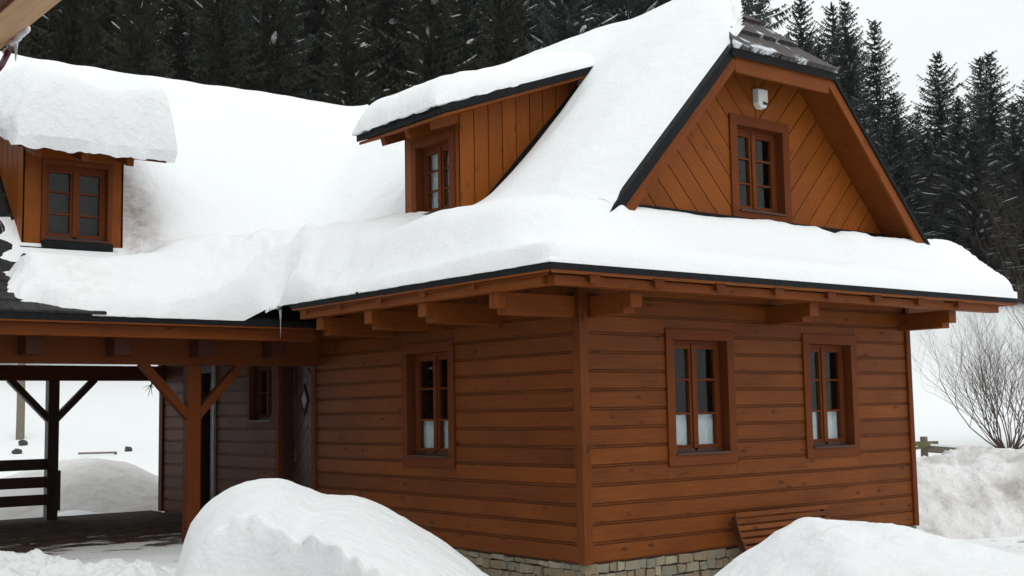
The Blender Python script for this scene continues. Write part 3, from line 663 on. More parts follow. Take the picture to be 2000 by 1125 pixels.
    sl = MB(); sl.box((x0-.03, -.06, zb-.16), (x1+.03, -.001, zb-.01), M, udir=(1, 0, 0)); sl.box((gh[0]+.0, -.075, zb-.009), (gh[2], -.027, gh[1]+.04), M, udir=(1, 0, 0)); sl.build('dormer_sill', M_ROOF, d, bevel=.004)
    return d
# right dormer looks out of the wing's left slope (faces -x): local x -> -Y
MD1 = T(.19, 0, 0) @ M_LEFT
dormer(MD1, -3.45, -2.27, 3.63, 4.99, 4.8, .47, .38, .29, .355, 2.05, (-3.38+.10, 3.80, -2.37, 4.86), wkw=dict(curtain='full', lining=.09, side=.01))
# left dormer looks out of the main slope (faces -y)
MD2 = T(0, 6.03, 0)
dormer(MD2, -3.68, -2.42, 3.62, 4.86, 4.8, .50, .22, .40, .35, 1.95, (-3.45, 3.66, -2.57, 4.72), wkw=dict(curtain='none', lining=.12, side=.01, trim=.055, depth=.08))

# ---------------------------------------------------------------- snow on the roof
def axis(lo, hi, step, edges, extra=()):
    """grid coordinates with fine lines packed beside every edge"""
    pts = set(np.round(np.arange(lo, hi+1e-6, step), 4))
    for e, dirs in edges:
        pts.add(round(e, 4))
        for d in dirs:
            for o in (.006, .018, .036, .06, .09, .125, .165, .21, .26): pts.add(round(e+d*o, 4))
    pts |= {round(e, 4) for e in extra}
    a = np.array(sorted(p for p in pts if lo-1e-6 <= p <= hi+1e-6)); keep = [a[0]]
    prot = {round(e, 4) for e, _ in edges} | {round(e, 4) for e in extra}
    for v in a[1:]:
        if v-keep[-1] < .0055 and round(float(v), 4) not in prot: continue
        keep.append(v)
    return np.array(keep)
def edge(d, r, p=.5):     # quarter-ellipse rise from an edge
    t = np.clip(d/r, 0, 1); return np.clip(1-(1-t)**2, 0, 1)**p
def grid_mesh(name, X, Y, Z, keep, mat_, skirt, parent=None, DX=None, DY=None):
    nx, ny = X.shape; VX = X if DX is None else X+DX; VY = Y if DY is None else Y+DY
    v = [tuple(p) for p in np.stack([VX, VY, Z], -1).reshape(-1, 3)]
    f = []; ed = {}
    for i, j in zip(*np.nonzero(keep)):
        q = (i*ny+j, (i+1)*ny+j, (i+1)*ny+j+1, i*ny+j+1); f.append(q)
        for k in range(4):
            a, b = int(q[k]), int(q[(k+1) % 4])
            if (b, a) in ed: del ed[(b, a)]
            else: ed[(a, b)] = 1
    low = {}
    for a, b in list(ed):
        for p in (a, b):
            if p not in low:
                i, j = divmod(p, ny); low[p] = (len(v), len(v)+1); v.append(v[p]); v.append((X[i, j], Y[i, j], float(skirt[i, j])))
        f.append((low[b][0], low[a][0], low[a][1], low[b][1]))
    used = sorted({int(i) for q in f for i in q}); mp_ = {o: n_ for n_, o in enumerate(used)}
    me = bpy.data.meshes.new(name); me.from_pydata([v[i] for i in used], [], [tuple(mp_[int(i)] for i in q) for q in f]); me.materials.append(mat_)
    me.polygons.foreach_set('use_smooth', [True]*len(me.polygons))
    o = bpy.data.objects.new(name, me); COL.objects.link(o); o.parent = parent; return o
def set_dirt(o, spots):
    me = o.data; v = np.empty(len(me.vertices)*3); me.vertices.foreach_get('co', v); v = v.reshape(-1, 3); a = np.zeros(len(v))
    for x, y, rx, ry, h in spots: a += h*np.exp(-((v[:, 0]-x)/rx)**2-((v[:, 1]-y)/ry)**2)
    at = me.attributes.new('dirt', 'FLOAT', 'POINT'); at.data.foreach_set('value', np.clip(a, 0, 1))
def bump(X, Y, x, y, rx, ry, h, ang=0):
    c, s = math.cos(ang), math.sin(ang); u = (X-x)*c+(Y-y)*s; v = -(X-x)*s+(Y-y)*c
    return h*np.exp(-(u/rx)**2-(v/ry)**2)
EV = .002
def lowsnow(X, Y):
    """snow top over the shallow skirt of the gable wing"""
    d0 = np.minimum(np.minimum(X+1.13+EV, Y+.9+EV), RX+EV-X)
    ds = np.maximum(smin(smin(X+1.13+EV, Y+.9+EV, 1.1), RX+EV-X, .55), -.05); kk = sstep(.04, .4, d0)*sstep(6.0, 4.6, X); d = d0+(ds-d0)*kk
    de = np.maximum(smin(smin(X+1.13+EV, Y+.9+EV, .30), RX+EV-X, .15), 0)
    base = 2.855+.5*np.minimum(d, d0+.2)
    t = .19*(.10+.90*edge(de, .12, .5))+.05*sstep(.10, .26, d)+.25*sstep(.18, .60, d)-.23*sstep(.42, .92, Y+.9)*sstep(-.5, .7, X)*sstep(6.2, 5.4, X)
    rt = sstep(4.9, 5.9, X); t = t+rt*.05-.10*sstep(5.2, 6.2, X)*sstep(.3, .9, d)
    # thinner towards the left eave's far end, thick and lumpy in the middle
    t = t*(1-.42*sstep(-.2, 2.5, Y)*sstep(.9, .0, d))
    t = t+(.05*fbm(X, Y, 1.4, 3, 31)+.012*fbm(X, Y, .25, 3, 33))*sstep(0, .35, d)
    # disturbed patch on the front right
    dis = np.exp(-((X-4.0)/1.3)**2-((Y+.35)/.5)**2); t = t+dis*(.07*fbm(X, Y, .38, 3, 77))
    return base+t
def upper(X, Y):
    th = .40+.05*fbm(X, Y, 1.8, 3, 41)+.010*fbm(X, Y, .3, 3, 44)
    steep_r = z_st(X)
    # thinner beside the dormer's near cheek, scooped where the slope slid
    th = th-bump(X, Y, 1.1, 1.95, 1.3, .45, .22)-.34*np.exp(-((Y-2.25)/.17)**2)*sstep(.15, .5, X)*sstep(2.3, 1.9, X)-bump(X, Y, .25, 4.0, .5, .5, .25)-bump(X, Y, .9, 4.4, .9, .8, .10)
    ve = np.where(X < 2.8, edge(Y+.42, .35, .6), 1); hip = np.clip((1.92+.20+(Y+.42)*.957-X), -1, 9)
    th_s = th*(.12+.88*sstep(0, .9, Y+.42))*ve
    th_s = np.where(Y < .75, th_s-np.clip(-hip, 0, 1)*3+0*X, th_s)
    th_s = np.where((Y < .9) & (hip > 0) & (hip < .25), th_s*edge(hip, .25), th_s)
    ridge_round = .10*np.exp(-((X-2.8)/.35)**2)
    st = steep_r+th_s-ridge_round
    lo_ = lowsnow(X, np.minimum(Y, 3.2)+0*Y) if False else lowsnow(X, Y)
    wing = smax(st, lo_, .22)
    wing = np.where(Y > YM+.2, -5, wing)
    # main slope
    dm = Y-(4.5-EV); t = .20*(.25+.75*edge(dm, .18))+.20*sstep(.05, .8, dm)
    t = t+.22*np.exp(-((Y-5.35)/.35)**2)*sstep(-3.0, -1.6, X)+.05*fbm(X, Y, 1.3, 3, 51)
    t = t-.16*sstep(5.7, 6.6, Y)*sstep(6.9, 6.2, Y)*sstep(-2.4, -2.0, X)*0
    t = t+.13*np.exp(-((Y-YM)/.8)**2)
    # bare, patchy tiles at the far left
    shb = .42*sstep(5.75, 6.15, Y); bare = sstep(-3.80, -4.15, X-shb+.5*fbm(X, Y, .6, 4, 61)-.25*sstep(4.9, 4.5, Y))*sstep(7.6, 7.0, Y)
    t = t*(1-bare)+bare*(-.06+.16*fbm(X*.8, Y*1.9, .42, 5, 66)+.05*np.cos((Y-4.5)/.27*6.283))
    bb = sstep(-2.9, -3.7, X)*sstep(4.75, 4.45, Y); t = t-.22*bb*(1+fbm(X, Y, .3, 3, 67))
    t = t-.20*np.exp(-((X+2.15)/.28)**2-((Y-6.4)/.5)**2)+.01*fbm(X, Y, .25, 3, 68)
    fd = sstep(-4.2, -3.7, X)*sstep(-2.0, -2.35, X)*sstep(5.25, 5.6, Y)*sstep(6.6, 6.3, Y); t = t*(1-fd)+fd*.07
    yy = np.minimum(Y, 2*YM-Y)
    main = z_mk(Y)+t-.06*np.exp(-((Y-YM)/.25)**2)
    main = np.where(X > 2.8, np.minimum(main, z_mk(Y)+.35), main)
    S = smax(wing, main, .55)
    # heap lying in the valley, lumps where it broke, a gap at the valley's mouth
    S = S-bump(X, Y, .02, 2.75, .35, .45, .22)
    S = S+bump(X, Y, -.55, 2.0, .4, 1.0, .08)
    cl = np.array([(.25, 2.9, 3.86), (.05, 3.6, 3.97), (-.3, 4.5, 4.03), (-.7, 5.1, 4.06), (-1.1, 5.4, 3.98), (-1.9, 5.52, 3.66), (-2.6, 5.45, 3.42)]); best = np.full(X.shape, -9.0)
    for (xa, ya, za), (xb, yb, zb) in zip(cl, cl[1:]):
        for t_ in np.linspace(0, 1, 9): d_ = np.hypot(X-(xa+(xb-xa)*t_), Y-(ya+(yb-ya)*t_)); best = np.maximum(best, za+(zb-za)*t_-(.9*(np.sqrt(d_**2+.06)-.245)+.25*d_**2))
    S = smax(S, best+.03*fbm(X, Y, .7, 3, 79), .38)-.03
    if min(S.shape) > 50:
        mk = np.exp(-((X+.9)/1.3)**2-((Y-4.9)/1.0)**2); mk = np.clip(mk*1.6, 0, 1)
        xa, ya = X[:, 0], Y[0]; xu = np.arange(xa[0], xa[-1], .05); yu = np.arange(ya[0], ya[-1], .05)
        G_ = np.array([np.interp(xu, xa, S[:, j]) for j in range(S.shape[1])]).T; G_ = np.array([np.interp(yu, ya, G_[i]) for i in range(len(xu))])
        for _ in range(60): A = G_.copy(); A[1:-1, 1:-1] = (G_[:-2, 1:-1]+G_[2:, 1:-1]+G_[1:-1, :-2]+G_[1:-1, 2:])/4; G_ = A
        B_ = np.array([np.interp(xa, xu, G_[:, j]) for j in range(len(yu))]).T; B_ = np.array([np.interp(ya, yu, B_[i]) for i in range(len(xa))]); S = S+(B_-S)*mk
    lump = np.exp(-((X+1.0)/1.5)**2-((Y-4.7)/.8)**2); S = S+lump*(.21*fbm(X, Y, .36, 5, 71)+.06*fbm(X, Y, .13, 3, 75)); sl_ = np.exp(-((X+.75)/.5)**2-((Y-3.4)/1.0)**2); S = S+sl_*.07*fbm(X, Y, .22, 4, 73)
    dc = np.maximum(-1.16-X, 0)*0
    return S
def roof_snow():
    root = tag(empty('roof_snow', (0, 0, 0)), 'thick white snow blanket covering the house roof, valley and eaves', 'snow')
    xe, ye, yn = -1.13-EV, -.9-EV, 4.5-EV; YV = -.415
    xs = axis(-7.9, RX+EV, .06, [(xe, (1, -1)), (RX+EV, (-1,)), (.10, (1, -1))]); ys = axis(YV, 12.6, .06, [(yn, (1,)), (YV, (1,)), (4.2, (-1, 1))], extra=(2.27, 3.45))
    X, Y = np.meshgrid(xs, ys, indexing='ij'); Z = upper(X, Y)
    # eaves of the L: round the snow down to each eave
    roofH = np.maximum(np.where(Y < YM+.2, np.maximum(z_st(X), z_lo(X, Y)), -9), np.where(Y > 4.4, z_mk(Y), -9))
    d1 = np.where(Y < yn, X-xe, 9); dy = np.where(X < xe, Y-yn, 9)
    corner = np.where((X >= xe) & (Y >= yn), np.hypot(X-xe, Y-yn), 9)
    dd = np.minimum(np.minimum(d1, dy), corner); ff = edge(dd, .10, .5)
    lipn = .06*fbm(X, Y, .15, 3, 93)
    gapn = np.exp(-((X+1.12)/.24)**2-((Y-4.42)/.20)**2)
    raw = Z-roofH-gapn*.75; Z = roofH+np.where(raw > 0, raw*(.02+.98*ff)+.25*lipn*np.exp(-dd/.06)*sstep(.02, .1, raw), np.maximum(raw, -.05))
    Z = np.where(Y > 11.0, np.minimum(Z, roofH+.4), Z)
    cx, cy = (X[:-1, :-1]+X[1:, 1:])/2, (Y[:-1, :-1]+Y[1:, 1:])/2
    keep = ((cy > yn) | (cx > xe))
    keep &= ~((cx > .20) & (cx < 2.1) & (cy > 2.29) & (cy < 3.43)) & ~((cx > -3.66) & (cx < -2.44) & (cy > 6.045) & (cy < 7.7))
    mid = (Z[:-1, :-1]+Z[1:, 1:])/2; rm = (roofH[:-1, :-1]+roofH[1:, 1:])/2
    D_ = Z-roofH; keep &= np.maximum.reduce([D_[:-1, :-1], D_[1:, 1:], D_[1:, :-1], D_[:-1, 1:]]) > .005
    keep &= ~((cy < .8) & (cx > 2.25+(cy+.42)*.957))
    verge = (Y < YV+.001) & (X > .1)
    lip = .012*fbm(X, Y, .12, 3, 91); eav = ((np.abs(X-xe) < .004) & (Y < yn+.01)) | ((np.abs(Y-yn) < .004) & (X < xe+.01))
    Z = np.where(eav, np.maximum(Z, roofH-.003), Z); sk = np.where(verge, roofH-.03, np.where(eav, roofH-.014+.6*lip, roofH-.055))
    o = grid_mesh('upper_snow', X, Y, Z, keep, SNOW_ROOF, sk, root)
    set_dirt(o, [(-2.15, 6.35, .22, .75, 1.0), (.18, 3.75, .35, .22, .8), (-3.3, 4.9, .5, .4, .25)])
    # front skirt
    ysf = axis(ye, .02, .05, [(ye, (1,)), (YV, (-1,))], extra=(YV,))
    X2, Y2 = np.meshgrid(xs[xs >= xe-1e-6], ysf, indexing='ij'); lo_ = lowsnow(X2, Y2)
    atv = upper(X2, np.full_like(X2, YV)); lov = lowsnow(X2, np.full_like(X2, YV))
    rH = np.maximum(z_lo(X2, Y2), 0); d1 = X2-xe
    g = sstep(.30, .10, X2); b_ = sstep(ye+.02, YV, Y2)
    # same eave rounding at x = xe as the upper sheet
    Z2 = lo_+(np.maximum(atv-lov, 0))*g*b_
    ff = edge(d1, .10, .5); Z2 = rH+(Z2-rH)*(.02+.98*ff)
    jr = int(np.argmin(np.abs(ysf-YV))); Zr = Z[xs >= xe-1e-6, 0]; Z2 = Z2+((Zr-Z2[:, jr])[:, None])*sstep(.30, .10, X2)*b_
    cx, cy = (X2[:-1, :-1]+X2[1:, 1:])/2, (Y2[:-1, :-1]+Y2[1:, 1:])/2
    keep = (cy < YV) | (cx > .10)
    grid_mesh('front_skirt_snow', X2, Y2, Z2, keep, SNOW, rH-.012, root)
roof_snow()

# snow slabs on the dormers
def slab(name, label, M, x0, x1, y0, y1, zf, thick, seed, mat_, rag=.04, over=.0, topvar=.04, taper=0, left=None):
    """lying on the plane zf(y); closed heavy slab with rounded top edge and a ragged lower lip"""
    nx, ny = 90, 60; xs = np.linspace(0, 1, nx); ys = np.linspace(0, 1, ny)
    xs = np.sort(np.concatenate([xs, [.002, .006, .994, .998]])); ys = np.sort(np.concatenate([ys, [.002, .006, .01, .024]])); nx, ny = len(xs), len(ys)
    U, V = np.meshgrid(xs, ys, indexing='ij'); X = x0+(x1-x0)*U; Y = y0+(y1-y0)*V
    dx = np.minimum(X-x0, x1-X); dy = Y-y0; d = np.minimum(dx, dy)
    th = thick(X, Y)+topvar*fbm(X, Y, .8, 4, seed); r = .26
    pe = (np.clip(1-(1-np.clip(dx/r, 0, 1))**2, 0, 1)**.45)*(np.clip(1-(1-np.clip(dy/r, 0, 1))**2, 0, 1)**.45)
    if left is not None: pe = (np.clip(1-(1-np.clip(np.where(X-x0 < x1-X, dx/.3, dx/.14), 0, 1))**2, 0, 1)**.4)*(np.clip(1-(1-np.clip(dy/.13, 0, 1))**2, 0, 1)**.42)
    top = zf(Y)+th*(.04+.96*pe)
    bulge = .055 if left is None else .07; px = np.where(X-x0 < x1-X, -1, 1)*np.exp(-dx/.05)*bulge*fbm(X, Y, .35, 3, seed+5)*1.4; py = -np.exp(-dy/.05)*bulge*(.4+fbm(X, Y, .3, 3, seed+6))
    lo_ = zf(Y)+.004
    o = grid_mesh(name, X, Y, top, np.ones((nx-1, ny-1), bool), mat_, lo_-over-rag*np.abs(fbm(X, Y, .22, 3, seed+8))*2.2, None, px, py)
    v = np.empty(len(o.data.vertices)*3); o.data.vertices.foreach_get('co', v)
    me = o.data
    for vv in me.vertices: vv.co = M @ vv.co
    tag(o, label, 'snow'); return o
z1 = lambda Y: 4.992+.355*(Y+.47)
slab('dormer_snow', 'smooth snow layer on the lean-to dormer roof above the white curtained window', MD1, -3.86, -2.0, -.50, 2.45, z1,
     lambda X, Y: .37-.0*Y-.16*sstep(-.3, .9, Y)*sstep(-2.5, -2.0, X)-.10*sstep(1.2, 2.3, Y), 101, SNOW, rag=.03, over=-.02)
z2 = lambda Y: 4.865+.35*(Y+.50)
def th2(X, Y): return .78+.05*np.sin(X*5)-.30*sstep(-3.45, -4.0, X)-.30*sstep(.2, 2.2, Y)
slab('dormer_snow', 'heavy overhanging snow slab with ragged lower lip on the left dormer', MD2, -3.95, -1.98, -.58, 2.3, z2, th2, 131, SNOW_ROUGH, rag=.045, over=.10, topvar=.05, left=1)

# icicle at the valley
ic = MB(); ic.tube((-1.10, 4.28, 2.66), (-1.10, 4.28, 2.44), .006, .0015, 7); ic.tube((-1.10, 4.28, 2.80), (-1.10, 4.28, 2.66), .02, .008, 7)
tag(ic.build('icicle', M_ICE, smooth=True), 'thin icicle hanging from the eave where the two roofs meet', 'icicle')

# alarm siren on the gable
al = tag(empty('alarm_siren', (2.86, 0, 5.1)), 'small white alarm siren box under the gable peak', 'alarm')
a = MB(); a.prism([(x, -.085, z) for x, z in ((-.085, .10), (.085, .10), (.085, -.07), (.045, -.12), (-.045, -.12), (-.085, -.07))], [(x*1.12, .0, z*1.08) for x, z in ((-.085, .10), (.085, .10), (.085, -.07), (.045, -.12), (-.045, -.12), (-.085, -.07))]); a.build('housing', M_WHITE, al, bevel=.012)
a = MB(); a.box((-.01, -.092, -.085), (.03, -.0865, -.050)); a.box((.036, -.092, -.085), (.066, -.0865, -.055)); a.build('printed_mark', M_BLACK, al)
sl = MB(); sl.box((2.80, -.30, 5.44), (2.93, -.22, 5.47)); tag(sl.build('soffit_lamp', M_WHITE, bevel=.006), 'tiny pale sensor fixed to the soffit above the alarm box', 'sensor')

# bench by the wall
def bench():
    root = tag(empty('bench', (2.85, -.4, -.45)), 'curved slatted wooden bench against the front wall, half buried in snow', 'bench')
    prof = [(-.03, .34), (-.045, .27), (-.065, .20), (-.09, .13), (-.12, .06), (-.155, -.01), (-.20, -.075), (-.26, -.125), (-.33, -.14), (-.40, -.135), (-.47, -.13), (-.54, -.14), (-.60, -.18)]
    o_ = (0, 0)
    s = MB()
    for i, (y, z) in enumerate(prof):
        a = prof[max(0, i-1)]; b = prof[min(len(prof)-1, i+1)]; d = Vector((0, b[0]-a[0], b[1]-a[1])).normalized(); c = Vector((0, y+.30-.40, z+.45))
        c = Vector((-2.85+2.85, y+.29, z+.45)); hl = .79
        p = c+Vector((-hl, 0, 0)); q = c+Vector((hl, 0, 0)); nn = Vector((1, 0, 0)).cross(d)
        s.prism([p-d*.026-nn*.012, p+d*.026-nn*.012, p+d*.026+nn*.012, p-d*.026+nn*.012], [q-d*.026-nn*.012, q+d*.026-nn*.012, q+d*.026+nn*.012, q-d*.026+nn*.012], udir=(1, 0, 0))
    s.build('slats', W_SIDE, root, bevel=.004)
    for xx in (-.76, .76):
        f = MB()
        for i in range(len(prof)-1):
            p = Vector((xx, prof[i][0]+.29+.035, prof[i][1]+.45-.015)); q = Vector((xx, prof[i+1][0]+.29+.035, prof[i+1][1]+.45-.015)); f.beam(p, q, .05, .06, up=(0, 1, .3))
        f.build('side_frame', W_DARK, root)
        for yy in (.12, -.22):
            l = MB(); l.box((xx-.03, yy-.03, -.05), (xx+.03, yy+.03, .32)); l.build('leg', W_DARK, root)
bench()

# railing behind the carport
rl = tag(empty('railing', (-2.6, 10.5, 0)), 'dark board railing between the rear carport posts', 'railing')
for z0, z1_ in ((.735, .905), (.46, .63), (.19, .355)):
    b = MB(); b.box((-2.5, -.02, z0), (.70, .02, z1_), udir=(1, 0, 0)); b.build('board', W_DARK, rl, bevel=.004)
b = MB(); b.box((.80, -.11, .10), (.90, -.085, .72), udir=(0, 0, 1)); b.box((.74, -.11, .10), (.797, -.085, .66), udir=(0, 0, 1)); b.build('end_board', W_DARK, rl, bevel=.004)

# ---------------------------------------------------------------- snow heaps
def heap(name, label, cx, cy, ang, lu, lv, hf, seed, mat_, rough=.03, n=(150, 90), cat='snow pile'):
    """height field patch in a turned frame; hf(u,v) is absolute height, sinks into the ground at the rim"""
    us = np.linspace(-lu, lu, n[0]); vs = np.linspace(-lv, lv, n[1]); U, V = np.meshgrid(us, vs, indexing='ij')
    c, s = math.cos(ang), math.sin(ang); X = cx+U*c-V*s; Y = cy+U*s+V*c
    Z = hf(U, V)+rough*fbm(X, Y, .5, 5, seed)+rough*.5*fbm(X, Y, .12, 3, seed+3)
    gz = ground_z(X, Y)
    e = np.minimum(np.minimum(U+lu, lu-U), np.minimum(V+lv, lv-V)); Z = np.where(e < .02, gz-.2, Z)
    keep = (np.maximum.reduce([Z[:-1, :-1]-gz[:-1, :-1], Z[1:, 1:]-gz[1:, 1:], Z[1:, :-1]-gz[1:, :-1], Z[:-1, 1:]-gz[:-1, 1:]]) > -.12)
    v = np.stack([X, Y, Z], -1).reshape(-1, 3); ny = n[1]; ii, jj = np.nonzero(keep); q = ii*ny+jj
    o = mesh_obj(name, v, np.stack([q, q+ny, q+ny+1, q+1], 1), mat_, smooth=True)
    tag(o, label, cat); return o
def prof(pts):
    xs, zs = zip(*pts); xs = np.array(xs); zs = np.array(zs)
    def f(u):
        r = 0
        for k, w_ in ((-.10, .2), (-.05, .2), (0, .2), (.05, .2), (.10, .2)): r = r+w_*np.interp(u+k, xs, zs)
        return r
    return f
# centre mound: two soft humps, its left and near side cut steep by a shovel
VA = -YAW; RH, FH = Vector((math.cos(YAW), -math.sin(YAW), 0)), Vector((math.sin(YAW), math.cos(YAW), 0))
pm = prof([(-3.6, -.6), (-3.19, -.25), (-3.10, .36), (-3.0, .56), (-2.869, .71), (-2.728, .81), (-2.539, .895), (-2.302, .925), (-2.113, .90), (-1.971, .855), (-1.867, .80), (-1.76, .755), (-1.617, .77), (-1.452, .74), (-1.31, .685), (-1.169, .61), (-.981, .50), (-.747, .366), (-.514, .198), (-.282, .009), (0, -.2), (.4, -.6)])
def mound1(U, V):
    l = -1.55+U; h = pm(l+.26*np.minimum(V, 0)*sstep(-1.5, -2.4, l)); dip = -.10*np.exp(-((l+1.85)/.22)**2)*sstep(0, -1.2, V)
    z = -.5+(h+.5)*np.where(V > 0, sstep(1.5, .1, V), 1-.085*np.clip(-V, 0, 2.6))+dip
    cutat = -1.80+.08*np.sin(l*5.3)+.10*np.sin(l*2.1)-.5*sstep(-1.7, -.9, l); cut = sstep(cutat+.03, cutat-.06, V)
    lip_ = .035*np.exp(-((V-cutat-.10)/.07)**2)
    z = z+lip_-cut*(.75*sstep(-.6, -1.5, l)+.05)
    return z+.03*np.sin(l*30+5*vnoise(l*3, V*3, 7))*np.exp(-((V-cutat)/.10)**2)
_c = CAM+FH*11.6+RH*-1.55
heap('snow_mound', 'large smooth two humped snow mound in front of the side wall, tallest of the heaps', _c.x, _c.y, VA, 2.3, 2.6, mound1, 201, SNOW_GR, rough=.022, n=(260, 300))
pm2 = prof([(.2, -.5), (.9, .12), (1.306, .385), (1.482, .50), (1.623, .575), (1.764, .65), (1.853, .715), (1.958, .765), (2.028, .78), (2.096, .752), (2.215, .714), (2.388, .72), (2.594, .70), (2.731, .675), (2.901, .624), (3.071, .584), (3.41, .48), (4.2, .15), (5.2, -.4)])
def mound2(U, V):
    h = pm2(2.7+U+.16*np.minimum(V, 0)*0); return -.5+(h+.5)*np.where(V > 0, sstep(1.4, .0, V), 1-.5*sstep(0, 3.0, -V))
_c = CAM+FH*8.5+RH*2.7
heap('snow_mound', 'wide low snow mound in front of the slatted bench', _c.x, _c.y, VA, 2.7, 2.6, mound2, 211, SNOW_GR, rough=.04, n=(200, 180))
pm4 = prof([(-6.6, .0), (-5.9, .10), (-5.5, .13), (-5.3, .15), (-5.0, .09), (-4.6, .03), (-4.2, .03), (-3.9, .0), (-3.4, -.10), (-2.9, -.2)])
_c = CAM+FH*13.0+RH*-4.7
heap('broken_snow', 'low ragged lumps of broken snow in front of the open carport', _c.x, _c.y, VA, 1.8, 1.9, lambda U, V: pm4(-4.7+U)-.05*np.maximum(V, 0)-.16*sstep(0, .7, V)-.02*np.maximum(-V, 0)+.11*fbm(U, V, .25, 4, 243)*sstep(1.2, 0, V), 241, SNOW_ROUGH, rough=.09, n=(220, 200), cat='snow lumps')
# dirty bank to the right, behind the house corner
def bank(U, V):
    h = 1.12*sstep(-2.2, -.3, V)*sstep(3.2, 1.2, V)*sstep(-6.2, -4, U)*sstep(9.5, 6, U)
    return -.5+h
_c, _s = math.cos(-.66), math.sin(-.66)
o = heap('snow_bank', 'dirty ploughed snow bank beside the right end of the house', 9.9, 2.2, -.62, 9, 3.4, lambda U, V: bank(U, V)+.20*sstep(-2.3, -.5, V)*sstep(1.2, .2, V)*fbm(U, V, .9, 4, 223), 221, SNOW_DIRTY, rough=.15, n=(300, 150))
pm3 = prof([(-6, -.4), (-2.5, .1), (-1.2, .42), (-.207, .68), (.436, .77), (1.053, .64), (1.799, .29), (2.6, -.1), (3.5, -.4)])
heap('snow_mound', 'greyish snow heap seen through the open carport', -.8, 15, 0, 5, 2.6, lambda U, V: -.4+(pm3(U-.8)+.4)*sstep(2.4, .2, np.abs(V)), 231, snow_mat('old_snow', col=(.78, .77, .76), dirt=.3, bump=1.5), rough=.05, n=(150, 80))

# ---------------------------------------------------------------- things on the field
P3_ = lambda x, y: (x, y, float(ground_z(np.array(x), np.array(y))))
up_ = MB(); x, y, z = P3_(7.41, 42.75); up_.tube((x, y, z-.3), (x, y, z+7.5), .17, .13, 12); po = up_.build('utility_pole', W_GREY, smooth=False); tag(po, 'round grey wooden pole standing on the snowy field beyond the carport', 'pole')
for (x, y, s_, lb) in ((9.31, 36.03, .16, 'dark stone poking out of the snow field, rightmost of the three'), (7.01, 41.03, .20, 'dark stump in the snow near the foot of the grey pole'), (5.98, 38.34, .18, 'dark rock in the snow left of the grey pole, lowest of the three')):
    bm = bmesh.new(); bmesh.ops.create_icosphere(bm, subdivisions=2, radius=s_)
    for v in bm.verts: v.co *= random.uniform(.75, 1.15); v.co.z *= .8
    me = bpy.data.meshes.new('rock'); bm.to_mesh(me); bm.free(); me.materials.append(plain('rock', (.05, .045, .045), rough=.9)); o = bpy.data.objects.new('rock', me); COL.objects.link(o)
    o.location = (x, y, P3_(x, y)[2]+s_*.4); tag(o, lb, 'rock')
lg = MB(); x, y, z = P3_(7.88, 35.31); lg.beam((x-.62, y+.2, z+.10), (x+.62, y-.2, z+.10), .07, .07); lg.beam((x+.6, y-.2, z-.1), (x+.6, y-.2, z+.12), .08, .08, up=(0, 1, 0)); tag(lg.build('low_rail', W_GREY), 'short dark rail lying low on the snow behind the grey heap', 'rail')
# field fence at right
def hitz(px, py, dist):
    d = F+R2*((px-1000)/FPX)-U2*((py-562.5)/FPX); return CAM+d*dist
fn = tag(empty('field_fence', (0, 0, 0)), 'snow capped wooden rail fence behind the dirty snow bank', 'fence')
A, B = hitz(1800, 876, 24), hitz(2080, 896, 22.5)
b = MB(); b.beam(A, B, .06, .13); b.build('rail', W_GREY, fn)
b = MB(); b.beam(A+Vector((0, 0, .085)), B+Vector((0, 0, .085)), .07, .04); b.build('rail_snow', SNOW, fn)
b = MB(); q = hitz(1805, 870, 24.1); b.beam(q+Vector((0, 0, -.9)), q+Vector((0, 0, .17)), .10, .10, up=(0, 1, 0)); b.build('post', W_GREY, fn)
b = MB(); b.beam(hitz(1780, 867, 23.9), hitz(1832, 866, 23.9), .05, .09); b.beam(hitz(1780, 878, 23.9), hitz(1812, 870, 23.9), .05, .05); b.build('rail', plain('mossy_wood', (.13, .12, .06), rough=.9), fn)
b = MB(); q = hitz(2040, 893, 22.6); b.beam(q+Vector((0, 0, -.9)), q+Vector((0, 0, .1)), .10, .10, up=(0, 1, 0)); b.build('post', W_GREY, fn)

# bare shrub
def shrub(name, label, base, H, spread, nst, seed, lean=(0, 0), thick=.035, depth=4):
    rd = random.Random(seed); V = []; Fc = []
    def seg(p, q, r0, r1):
        d = (q-p); d.normalize(); a = d.orthogonal().normalized(); b = d.cross(a); k = len(V)
        for i in range(3):
            c, s = math.cos(i*2.094), math.sin(i*2.094); V.append(p+(a*c+b*s)*r0)
        for i in range(3):
            c, s = math.cos(i*2.094), math.sin(i*2.094); V.append(q+(a*c+b*s)*r1)
        for i in range(3): j = (i+1) % 3; Fc.append((k+i, k+j, k+3+j, k+3+i))
    def grow(p, d, ln, r, lv):
        n_ = 5; 
        for i in range(n_):
            d = (d+Vector((rd.uniform(-.32, .32), rd.uniform(-.32, .32), rd.uniform(-.06, .24)))).normalized(); q = p+d*ln/n_; r1 = r*.86
            seg(p, q, r, r1); p = q; r = r1
            if lv > 0 and i >= 1:
                for _ in range(1 if rd.random() < .75 else 2):
                    s = Vector((rd.uniform(-1, 1), rd.uniform(-1, 1), rd.uniform(-.1, .7))).normalized()
                    grow(p, (d*.75+s*.62).normalized(), ln*rd.uniform(.42, .68), r*.62, lv-1)
    for i in range(nst):
        a = i*2.4+rd.random(); d = Vector((math.cos(a)*spread+lean[0], math.sin(a)*spread+lean[1], 1)).normalized()
        grow(Vector(base)+Vector((math.cos(a)*.2, math.sin(a)*.2, -.1)), d, H*rd.uniform(.75, 1.05), thick*rd.uniform(.6, 1.1), depth)
    return tag(mesh_obj(name, V, Fc, M_TWIG), label, 'shrub')
